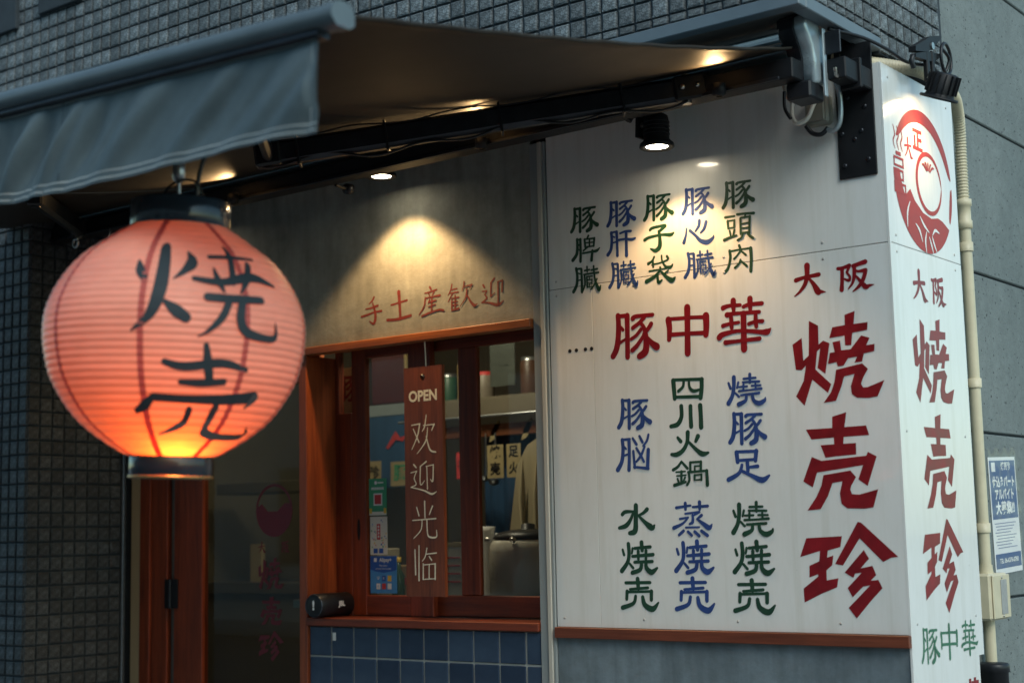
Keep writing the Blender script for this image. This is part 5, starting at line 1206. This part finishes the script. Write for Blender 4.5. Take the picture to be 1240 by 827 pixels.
MB().tube([(-3.817, -.40, 2.69), (-3.783, -.40, 2.69)], .005, 8).build('pin', M_STEEL, hk); MB().tube([(-3.80, -.40, 2.695), (-3.80, -.34, 2.726)], .003, 6).build('wire', M_STEEL, hk)
hk = thing('bar_clip', 'small dark spring clip dangling beside the shackle under the awning', 'clip', (-3.58, -.36, 2.7))
MB().tube([(-3.60, -.36, 2.722), (-3.60, -.37, 2.62)], .003, 6).build('wire', M_STEEL, hk); MB().box(-3.615, -3.585, -.376, -.364, 2.605, 2.625, .002).build('clip', M_STEEL, hk)

# ---------------------------------------------------------------- spot lamps
def spot_lamp(x, y, z, label, watts, size=108, blend=.45, tilt=0.0):
    t_ = thing('spot_lamp', label, 'lamp', (x, y, z), 'spot lamps clipped under the awning beam')
    ax = Vector((0, math.sin(tilt), -math.cos(tilt)))
    c = Vector((x, y, z))
    MB().lathe([(.0, .122), (.030, .120), (.042, .112), (.045, .095), (.045, .030), (.050, .022), (.060, .014), (.062, .002), (.058, -.002), (.042, .001), (.040, .006), (.040, .010)], c, -ax, 36, caps=False).build('housing', M_BLACK, t_)
    for k in range(4): MB().lathe([(.0455, 0), (.0475, .001), (.0475, .004), (.0455, .005)], c-ax*(.045+.014*k), -ax, 28, caps=False).build('cooling_fin', M_BLACK, t_)
    MB().lathe([(.0, .0), (.0395, .0), (.0395, .003)], c-ax*.0045, -ax, 28).build('lens', M_LAMP, t_)
    MB().obox(c+Vector((-.058, -.012, .085)), (.006, 0, .0), (0, .026, 0), (0, .004, .045), .002).build('yoke', M_BLACK, t_)
    MB().obox(c+Vector((-.040, -.045, .118)), (.024, 0, .0), (0, .040, 0), (0, 0, .004), .002).build('yoke', M_BLACK, t_)
    MB().tube([c+Vector((-.058, -.012, .085)), c+Vector((-.040, -.012, .085))], .012, 10).build('pivot', M_SCREW, t_)
    MB().tube([c+Vector((-.045, -.080, .118)), c+Vector((-.05, -.095, .10)), c+Vector((-.055, -.10, .088))], .016, 10).build('clamp', M_BLACK, t_)
    MB().tube(cat([tuple(c+Vector(q)) for q in ((.01, -.01, .120), (.028, -.03, .15), (.015, -.06, .19), (.02, -.12, .20))], 5), .004, 6).build('lead', M_BLACKP, t_)
    L = bpy.data.lights.new('spot_beam', 'SPOT'); L.energy = watts; L.spot_size = math.radians(size); L.spot_blend = blend
    L.color = (1, .60, .26); L.shadow_soft_size = .030
    o = bpy.data.objects.new('spot_beam', L); link(o, t_)
    o.rotation_euler = ax.to_track_quat('-Z', 'Y').to_euler(); o.location = ax*.012
    return t_
spot_lamp(-.770, -.175, 2.632, 'lit black spot lamp in front of the white menu panel', 12.5)
spot_lamp(-2.085, -.175, 2.742, 'lit black spot lamp above the maroon characters on the mortar wall', 23, blend=.34)
spot_lamp(-3.35, -.175, 2.742, 'lit black spot lamp above the shop door behind the lantern', 5)
kn = thing('beam_knob', 'black round knob beside the lamp over the mortar wall', 'knob', (-2.24, -.19, 2.70))
MB().lathe([(0, 0), (.022, 0), (.022, .03), (0, .032)], (-2.25, -.21, 2.715), (0, 1, .1), 16).build('knob', M_BLACKP, kn)
MB().tube([(-2.25, -.20, 2.715), (-2.25, -.27, 2.722)], .008, 8).build('stem', M_BLACKP, kn)
# small up-lights fixed on the beam, washing the canopy
for i, (x, y, e, ty) in enumerate(((-.40, -.375, 5, -1.9), (-1.40, -.375, 24, -7), (-2.75, -.375, 16, -7))):
    ul = thing('up_light', ['small black up-light on the front of the beam beside the right arm joint', 'small black up-light on the front of the awning beam behind the arm', 'small black up-light on the front of the beam above the lantern'][i], 'lamp', (x, y, 2.68), 'up-lights on the awning beam')
    MB().lathe([(.010, 0), (.022, .004), (.024, .040), (.021, .042)], (x, y, 2.700), n=20, caps=False).build('housing', M_BLACK, ul)
    MB().lathe([(0, 0), (.021, 0)], (x, y, 2.706), n=20, caps=False).build('lens', M_BLACKP, ul)
    L = bpy.data.lights.new('up_beam', 'SPOT'); L.energy = e; L.spot_size = math.radians(95 if i else 110); L.spot_blend = .9; L.color = (1, .62, .27); L.shadow_soft_size = .02
    o = bpy.data.objects.new('up_beam', L); link(o, ul); o.location = (0, 0, .066)
    o.rotation_euler = Vector((.12, ty, 1)).to_track_quat('-Z', 'Y').to_euler()

# ---------------------------------------------------------------- paper lantern
LB = Vector(LAN['bot']); LA = Vector(LAN['ax']).normalized(); LH = LAN['H']
lt = thing('paper_lantern', 'big round red paper lantern with black brushed characters, glowing at the bottom', 'lantern', tuple(LB))
lex = Vector((1, 0, 0)) - LA*LA.x; lex.normalize()
ley = LA.cross(lex)            # towards +y
pf = LAN['prof']
def prad(t_):
    if t_ <= pf[0][0]: return pf[0][1]
    for (a, ra), (b_, rb) in zip(pf, pf[1:]):
        if t_ <= b_: return ra+(rb-ra)*(t_-a)/(b_-a)
    return pf[-1][1]
# smoothed radius table
TT = [pf[0][0]+(pf[-1][0]-pf[0][0])*i/400 for i in range(401)]
RR = [prad(t_) for t_ in TT]
for _ in range(60): RR = [RR[0]]+[(RR[i-1]+RR[i]*2+RR[i+1])/4 for i in range(1, 400)]+[RR[-1]]
NR = 34
def lrad(t_, rib=True):
    u = (t_-TT[0])/(TT[-1]-TT[0])*400; i = max(0, min(399, int(u))); r_ = RR[i]+(RR[i+1]-RR[i])*(u-i)
    if rib:
        ph = (t_-TT[0])/(TT[-1]-TT[0])*NR; r_ += .0019*(abs(math.sin(PI*ph))-.6)
    return r_
def lpt(ang, t_, off=0, rib=True):
    a = math.radians(ang); r_ = lrad(t_, rib)+off
    return LB + LA*t_ + lex*(math.sin(a)*r_) - ley*(math.cos(a)*r_)
def paper_mat(name, c, tr, mixf=.5, gs=.55):
    m = bpy.data.materials.new(name); m.use_nodes = True
    t = m.node_tree; t.nodes.clear()
    o = N(t, 'ShaderNodeOutputMaterial'); mx = N(t, 'ShaderNodeMixShader'); mx2 = N(t, 'ShaderNodeMixShader')
    df = N(t, 'ShaderNodeBsdfDiffuse'); tl = N(t, 'ShaderNodeBsdfTranslucent'); gl = N(t, 'ShaderNodeBsdfGlossy')
    v = coords(t)
    n1 = noise(t, v, 5, 6, .6); n2 = noise(t, coords(t, (1, 1, 6)), 14, 6, .7)
    col = ramp(t, n1, [(.3, vary(c, .88)), (.7, vary(c, 1.08))])
    col = mixc(t, col, ramp(t, n2, [(.3, (.86, .84, .84)), (.65, (1.03, 1.03, 1.03))]), .7, 'MULTIPLY')
    t.links.new(col, df.inputs[0]); tl.inputs[0].default_value = (*tr, 1)
    gl.inputs[0].default_value = (gs, gs, gs, 1); gl.inputs[1].default_value = .36
    fr = N(t, 'ShaderNodeFresnel'); fr.inputs[0].default_value = 1.4
    mx.inputs[0].default_value = mixf
    t.links.new(df.outputs[0], mx.inputs[1]); t.links.new(tl.outputs[0], mx.inputs[2])
    t.links.new(fr.outputs[0], mx2.inputs[0]); t.links.new(mx.outputs[0], mx2.inputs[1]); t.links.new(gl.outputs[0], mx2.inputs[2])
    t.links.new(mx2.outputs[0], o.inputs[0]); return m
M_PAPER = paper_mat('lantern_paper', (.88, .52, .40), (.95, .19, .04), .42)
M_SEAM = paper_mat('lantern_seam', (.62, .17, .14), (.66, .07, .02), .40)
M_LINK = paper_mat('lantern_ink', (.050, .066, .074), (.05, .02, .01), .12, .2)
na, ntt = 120, NR*8
vs = [lpt(360*i/na, TT[0]+(TT[-1]-TT[0])*j/ntt) for j in range(ntt+1) for i in range(na)]
MB().add(vs, [(j*na+i, j*na+(i+1) % na, (j+1)*na+(i+1) % na, (j+1)*na+i) for j in range(ntt) for i in range(na)], True).build('paper_body', M_PAPER, lt)
for k in range(8):
    a0 = -9+45*k; vs = []
    for j in range(ntt+1):
        t_ = TT[0]+(TT[-1]-TT[0])*j/ntt; r_ = lrad(t_, False)
        da = math.degrees(.0075/max(r_, .06))
        for s_ in (-1, 1): vs.append(lpt(a0+s_*da, t_, .0012))
    MB().add(vs, [(2*j, 2*j+1, 2*j+3, 2*j+2) for j in range(ntt)], True).build('paper_seam', M_SEAM, lt)
for ci, (n_, s_) in enumerate(LSTR.items()):
    mb = MB()
    for i, k in enumerate(s_.split(';')):
        pts = []
        for p in k.split(','):
            a, t_, w = map(float, p.split()); pts.append((math.radians(a)*.34, t_/1e4, w/1e4*1.38))
        p = cat(pts, 10); vs = []; n = 7
        # start/end rounding by tapering extra samples
        ext = []
        for e_, s2 in ((0, 1), (-1, -1)):
            q = p[e_]; q2 = p[e_+s2]; L = math.hypot(q[0]-q2[0], q[1]-q2[1]) or 1
            dx, dz = (q[0]-q2[0])/L, (q[1]-q2[1])/L
            ext.append([(q[0]+dx*q[2]/2*math.sin(b_), q[1]+dz*q[2]/2*math.sin(b_), q[2]*math.cos(b_)+.0001) for b_ in (.5, .95, 1.3, 1.5)])
        p = ext[0][::-1]+p+ext[1]
        for j, (h, z, w) in enumerate(p):
            a_ = p[max(0, j-1)]; b_ = p[min(len(p)-1, j+1)]
            dx, dz = b_[0]-a_[0], b_[1]-a_[1]; L = math.hypot(dx, dz) or 1
            nx, nz = -dz/L*w/2, dx/L*w/2
            for q in range(n):
                f_ = 1-2*q/(n-1)
                hh, z2 = h+nx*f_, z+nz*f_
                vs.append(lpt(math.degrees(hh/.34), z2, .0014+.00022*i, False))
        mb.add(vs, [(j*n+q, j*n+q+1, (j+1)*n+q+1, (j+1)*n+q) for j in range(len(p)-1) for q in range(n-1)], True)
    mb.build('brushed_character', M_LINK, lt, 'black brushed character %s' % n_)
M_CAP = mat('lacquered_cap', (.018, .026, .036), .16, .2, 5)
rt_ = .1285; rb_ = .106
def cap(t0, t1, r_, name):
    return MB().lathe([(r_-.012, t0+.004), (r_-.004, t0), (r_, t0+.004), (r_, t1-.004), (r_-.004, t1), (r_-.012, t1-.003), (r_-.014, t0+.01)], LB, LA, 56, caps=False).build(name, M_CAP, lt)
cap(.600, .692, rt_, 'top_cap'); bc = cap(-.030, .040, rb_, 'bottom_cap')
MB().lathe([(0, .625), (rt_-.013, .625)], LB, LA, 40, caps=False).build('top_disc', M_CAP, lt)
MB().lathe([(rb_+.0005, .0), (rb_+.0025, .002), (rb_+.0025, .006), (rb_+.0005, .008)], LB-LA*.028, LA, 56, caps=False).build('cap_glint', mat('glint_gold', (.45, .26, .09), .3, .1, 8, metal=.8), bc)  # golden band imitating orange glints on the cap, put in as colour
top = LB+LA*.69
MB().tube(cat([tuple(top+Vector((-.095, 0, -.01))), tuple(top+Vector((-.06, 0, .045))), tuple(top+Vector((0, 0, .062))), tuple(top+Vector((.06, 0, .045))), tuple(top+Vector((.095, 0, -.01)))], 6), .0035, 8).build('handle', M_DKSTEEL, lt)
hx, hy = top.x-.01, top.y
MB().tube([(hx, hy, top.z-.03), (hx, hy, top.z+.065)], .005, 8).build('hook_wire', M_STEEL, lt)
MB().lathe([(.006, 0), (.017, .012), (.017, .05), (.008, .062)], (hx, hy, top.z+.055), n=14).build('swivel', M_STEEL, lt)
MB().tube([(hx, hy, top.z+.11), (hx-.01, hy-.09, barz(hx)-.05)], .004, 8).build('hook_wire', M_STEEL, lt)
MB().tube(cat([tuple(top+Vector((.03, .02, -.05))), tuple(top+Vector((.045, .03, .10))), tuple(top+Vector((.10, .08, .24)))], 6), .006, 8).build('power_lead', M_BLACKP, lt)
# bulb low inside
bc_ = LB+LA*.072 + lex*.062 - ley*.022
MB().lathe([(0, -.03), (.02, -.026), (.03, -.01), (.03, .01), (.02, .026), (0, .03)], bc_, LA, 20).build('bulb', emat('bulb_glow', (1, .62, .25), 25), lt)
MB().tube([bc_-LA*.03, LB+LA*.0], .014, 10).build('bulb_holder', M_BLACKP, lt)
MB().lathe([(0, .006), (rb_-.01, .006)], LB, LA, 40, caps=False).build('bottom_disc', M_CAP, lt)
L = bpy.data.lights.new('lantern_bulb', 'POINT'); L.energy = 3.1; L.color = (1, .50, .15); L.shadow_soft_size = .035
o = bpy.data.objects.new('lantern_bulb', L); link(o, lt); o.location = bc_-LB-ley*.030+lex*.020+LA*.004

# ---------------------------------------------------------------- clamp light on the sign corner
cl = thing('clamp_light', 'black clamp-on floodlight lighting the red emblem on the sign side', 'lamp', (.06, .25, 2.82))
cc = Vector((.095, .245, 2.728)); tax = Vector((-.45, .14, -1)).normalized()
MB().lathe([(.064, -.001), (.066, .004), (.064, .009), (.050, .010), (.047, .020), (.044, .085), (.030, .090)], cc, -tax, 36, caps=False).build('housing', M_BLACK, cl)
MB().lathe([(0, 0), (.031, 0)], cc-tax*.0895, -tax, 24, caps=False).build('back_plate', M_BLACK, cl)
for k in range(14):
    a = 2*PI*k/14
    u_ = tax.orthogonal().normalized(); v_ = tax.cross(u_)
    rdir = u_*math.cos(a)+v_*math.sin(a)
    MB().obox(cc-tax*.052+rdir*.049, tax*.032, rdir*.006, tax.cross(rdir)*.0016).build('cooling_fin', M_BLACK, cl)
MB().lathe([(0, .004), (.052, .004), (.062, .0)], cc, -tax, 36, caps=False).build('lens', emat('flood_lens', (1, .74, .42), 8), cl)
MB().obox(cc+Vector((-.03, -.012, .125)), (.008, 0, 0), (0, .012, 0), (0, 0, .060), .003).build('yoke', M_BLACK, cl)
MB().obox(cc+Vector((-.026, .030, .125)), (.006, 0, 0), (0, .010, 0), (0, 0, .055), .003).build('yoke', M_BLACK, cl)
MB().lathe([(.011, 0), (.011, .012), (.006, .016)], cc+Vector((-.022, -.014, .075)), (1, -.4, 0), 12).build('pivot_bolt', M_SCREW, cl)
# jaws of the spring clamp gripping the top edge
jp = cc+Vector((-.035, -.005, .175))
j1 = [(-.115, -.030), (-.02, -.010), (.03, .010), (.115, .070), (.122, .082), (.02, .055), (-.03, .028), (-.115, -.012)]
MB().prism([(jp.y+a, jp.z+b_) for a, b_ in j1], jp.x-.012, jp.x+.014, 'x').build('clamp_jaw', M_BLACK, cl)
j2 = [(-.115, -.050), (-.03, -.040), (.05, -.030), (.10, .000), (.10, .012), (.03, .0), (-.03, -.012), (-.11, -.036)]
MB().prism([(jp.y+a, jp.z+b_) for a, b_ in j2], jp.x-.010, jp.x+.012, 'x').build('clamp_jaw', M_BLACK, cl)
MB().lathe([(.013, -.016), (.013, .018)], jp+Vector((0, .03, .022)), (1, 0, 0), 14).build('clamp_pivot', M_SCREW, cl)
MB().tube([jp+Vector((.0, -.11, -.045)), jp+Vector((.0, -.125, -.062)), jp+Vector((.0, -.11, -.085))], .009, 8).build('jaw_pad', M_BLACKP, cl)
lp = [(jp.x+.02, jp.y+.135+.045*math.cos(q), jp.z+.0+.055*math.sin(q)) for q in [2*PI*i/26 for i in range(27)]]
MB().tube(lp, .006, 8, caps=False).build('cable_coil', M_BLACKP, cl)
MB().tube(cat([(jp.x+.02, jp.y+.10, jp.z+.03), (jp.x+.025, jp.y+.15, jp.z+.0), (jp.x+.01, jp.y+.12, jp.z-.06), (jp.x+.01, jp.y+.04, jp.z-.05)], 6), .006, 8).build('cable_tail', M_BLACKP, cl)
L = bpy.data.lights.new('flood_beam', 'SPOT'); L.energy = 3.2; L.spot_size = math.radians(100); L.spot_blend = .8; L.color = (1, .66, .32); L.shadow_soft_size = .04
o = bpy.data.objects.new('flood_beam', L); link(o, cl)
o.location = cc+tax*.006-Vector(cl.location); o.rotation_euler = (tax+Vector((-.2, -.02, -.2))).to_track_quat('-Z', 'Y').to_euler()
cab = thing('lamp_cable', 'thin black cable running from under the soffit to the clamp light', 'cable', (0, .1, 2.85))
MB().tube(cat([(-.09, -.19, 2.905), (-.03, -.06, 2.895), (.02, .03, 2.862), (.03, .12, 2.848), (.04, .20, 2.852), (.05, .27, 2.865), (.05, .30, 2.895)], 6), .006, 8).build('cable', M_BLACKP, cab)

# ---------------------------------------------------------------- beige conduit
cd = thing('conduit', 'beige electrical conduit running over the sign box and down the concrete wall', 'pipe', (-.07, .84, 1.0))
path = cat([(-.16, .00, 2.872), (-.11, .12, 2.872), (-.04, .24, 2.868), (.0, .36, 2.866), (.0, .52, 2.862), (-.01, .66, 2.852), (-.035, .76, 2.82), (-.055, .822, 2.75), (-.064, .842, 2.65), (-.066, .845, 2.46)], 14)
rr = [.0215+.0022*(1 if (i % 2) else -1) for i in range(len(path))]
path2 = []; acc = 0.0; STEP = .003
for a, b_ in zip(path, path[1:]):
    L_ = math.dist(a, b_)
    while acc < L_:
        path2.append(tuple(p+(q-p)*acc/L_ for p, q in zip(a, b_))); acc += STEP
    acc -= L_
MB().tube(path2, [.0205+.0018*(1 if (i % 4) < 2 else -1) for i in range(len(path2))], 16).build('flexible_tube', M_BEIGE, cd)
MB().tube([(-.066, .845, 2.43), (-.066, .845, 1.10)], .0205, 20).build('rigid_tube', M_BEIGE, cd)
MB().lathe([(.023, 0), (.028, .002), (.028, .03), (.024, .034), (.024, .085), (.029, .088), (.029, .112), (.023, .114)], (-.066, .845, 2.39), n=24).build('coupling', M_BEIGE, cd)
for z in (2.305, 1.795, 1.265):
    sdl = MB().lathe([(.0255, 0), (.0255, .034), (.0215, .034), (.0215, 0)], (-.066, .845, z), n=24).build('saddle_clip', M_BEIGE, cd)
    MB().box(-.099, -.085, .790, .8195, z+.004, z+.030, .003).build('clip_ear', M_BEIGE, sdl)
    MB().lathe([(.0055, 0), (.0055, .003), (0, .005)], (-.0855, .802, z+.017), (1, 0, 0), 8).build('screw', M_SCREW, sdl)
MB().tube([(-.066, .845, .955), (-.066, .845, .80)], .0205, 20).build('rigid_tube', M_BEIGE, cd)
jb = thing('junction_box', 'beige junction box with a grey label set in the conduit', 'box', (-.06, .85, .95))
B('body', M_BEIGE, jb, -.0995, -.024, .765, .945, .952, 1.118, b=.008)
B('lid', M_BEIGE, jb, -.0235, -.016, .775, .94, .957, 1.113, b=.004)
B('nameplate', mat('box_label', (.32, .32, .31), .5, .15, 50), jb, -.0155, -.0142, .845, .905, .972, 1.095, b=.001)
for z in (.966, 1.103): MB().lathe([(.005, 0), (.005, .002), (0, .003)], (-.0155, .86, z), (1, 0, 0), 8).build('screw', M_SCREW, jb)
MB().lathe([(.0265, 0), (.024, .02), (.024, .03)], (-.066, .845, 1.118), n=20).build('gland', M_BEIGE, jb)
bp_ = thing('drum_cap', 'black plastic standpipe with a flat cap under the conduit', 'pipe', (-.02, .72, 0))
MB().lathe([(.050, 0), (.050, .770), (.055, .772), (.055, .798), (.050, .803), (0, .806)], (-.042, .800, 0), n=36).build('body', M_BLACKP, bp_)
# poster
ps = thing('recruitment_poster', 'blue and white staff-wanted poster in a plastic sleeve on the concrete wall', 'poster', (-.098, 1.17, 1.11))
tilt = -.035
PM = Matrix.Translation((-.0985, 1.17, 1.335)) @ Matrix.Rotation(tilt*-1, 4, 'X')
P_PBLUE = mat('poster_blue', (.055, .110, .25), .45, .1, 30)
def pbox(name, m, x0, x1, y0, y1, z0, z1, par=None):
    mb = MB().box(x0, x1, y0, y1, z0, z1); mb.v = [tuple(PM @ Vector(v)) for v in mb.v]
    return mb.build(name, m, par or ps)
pbox('paper', P_WHITE, 0, .0012, -.148, .140, -.225, .215)
pbox('blue_field', P_PBLUE, .0013, .0017, -.138, .132, -.020, .202)
pbox('blue_field', P_PBLUE, .0013, .0017, -.138, .132, -.205, -.150)
def pt_(body, size, m, h, z, b_=0, w=None, d=.0022): return text(body, size, m, ps, PM @ sidem(d, h, z), bold=b_, width=w)
pt_('焼売珍', .034, P_WHITE, .03, .178, .0008)
pbox('round_mark', P_WHITE, .0018, .0021, -.120, -.080, .160, .195)
pt_('仕込みパート', .044, P_WHITE, .0, .118, .0018, .235)
pt_('アルバイト', .044, P_WHITE, .0, .070, .0018, .200)
pt_('大募集!!', .050, P_WHITE, .0, .018, .002, .200)
for k in range(9): pbox('printed_line', mat('print_grey', (.25, .28, .38), .5, .1), .0014, .0017, -.125+.01*(k % 3), .10-.02*(k % 4), -.038-.0115*k, -.0345-.0115*k)
pt_('TEL 06-6376-0780', .024, P_WHITE, .0, -.178, .0006, .20)
sl = bpy.data.materials.new('clear_sleeve'); sl.use_nodes = True
t = sl.node_tree; t.nodes.clear(); o = N(t, 'ShaderNodeOutputMaterial'); mx = N(t, 'ShaderNodeMixShader'); tr = N(t, 'ShaderNodeBsdfTransparent'); gl = N(t, 'ShaderNodeBsdfGlossy'); gl.inputs[1].default_value = .15
mx.inputs[0].default_value = .10; t.links.new(tr.outputs[0], mx.inputs[1]); t.links.new(gl.outputs[0], mx.inputs[2]); t.links.new(mx.outputs[0], o.inputs[0])
nu, nv = 24, 24
vs = [tuple(PM @ Vector((.006+.003*math.sin(i*.9+j*.4)+.002*math.sin(j*1.3), -.155+.305*i/nu, -.235+.485*j/nv))) for j in range(nv+1) for i in range(nu+1)]
MB().add(vs, [(j*(nu+1)+i, j*(nu+1)+i+1, (j+1)*(nu+1)+i+1, (j+1)*(nu+1)+i) for j in range(nv) for i in range(nu)], True).build('plastic_sleeve', sl, ps)
# socket box with cables on the sign front
sx = thing('outlet_box', 'grey-beige weatherproof outlet box with white cable loops under the awning end', 'box', (-.22, -.02, 2.63))
B('body', mat('outlet_grey', (.30, .29, .24), .5, .12, 12), sx, -.262, -.175, -.045, -.001, 2.640, 2.742, b=.008)
B('cover', mat('outlet_cover', (.24, .23, .19), .5, .12, 12), sx, -.252, -.185, -.055, -.0455, 2.650, 2.725, b=.006)
M_WCAB = mat('white_cable', (.62, .60, .55), .45, .1, 20)
MB().tube(cat([(-.30, -.05, 2.735), (-.295, -.07, 2.68), (-.27, -.085, 2.645), (-.235, -.08, 2.655), (-.215, -.07, 2.70), (-.20, -.06, 2.725)], 8), .0075, 8).build('white_cable', M_WCAB, sx)
MB().tube(cat([(-.335, -.03, 2.80), (-.32, -.045, 2.765), (-.30, -.05, 2.735)], 6), [.013, .016, .010] if False else .012, 8).build('plug', mat('pinkish_plug', (.60, .50, .44), .5, .1), sx)
MB().tube(cat([(-.19, -.03, 2.62), (-.16, -.035, 2.61), (-.135, -.04, 2.64), (-.130, -.045, 2.72), (-.135, -.08, 2.80)], 8), .009, 8).build('grey_cable', M_SILVER, sx)
MB().tube(cat([(-.255, -.05, 2.64), (-.235, -.045, 2.612), (-.205, -.04, 2.604), (-.185, -.03, 2.625)], 8), .008, 8).build('black_cable', M_BLACKP, sx)
MB().tube(cat([(-.31, -.09, 2.76), (-.305, -.10, 2.70), (-.285, -.10, 2.66)], 8), .006, 8).build('black_cable', M_BLACKP, sx)
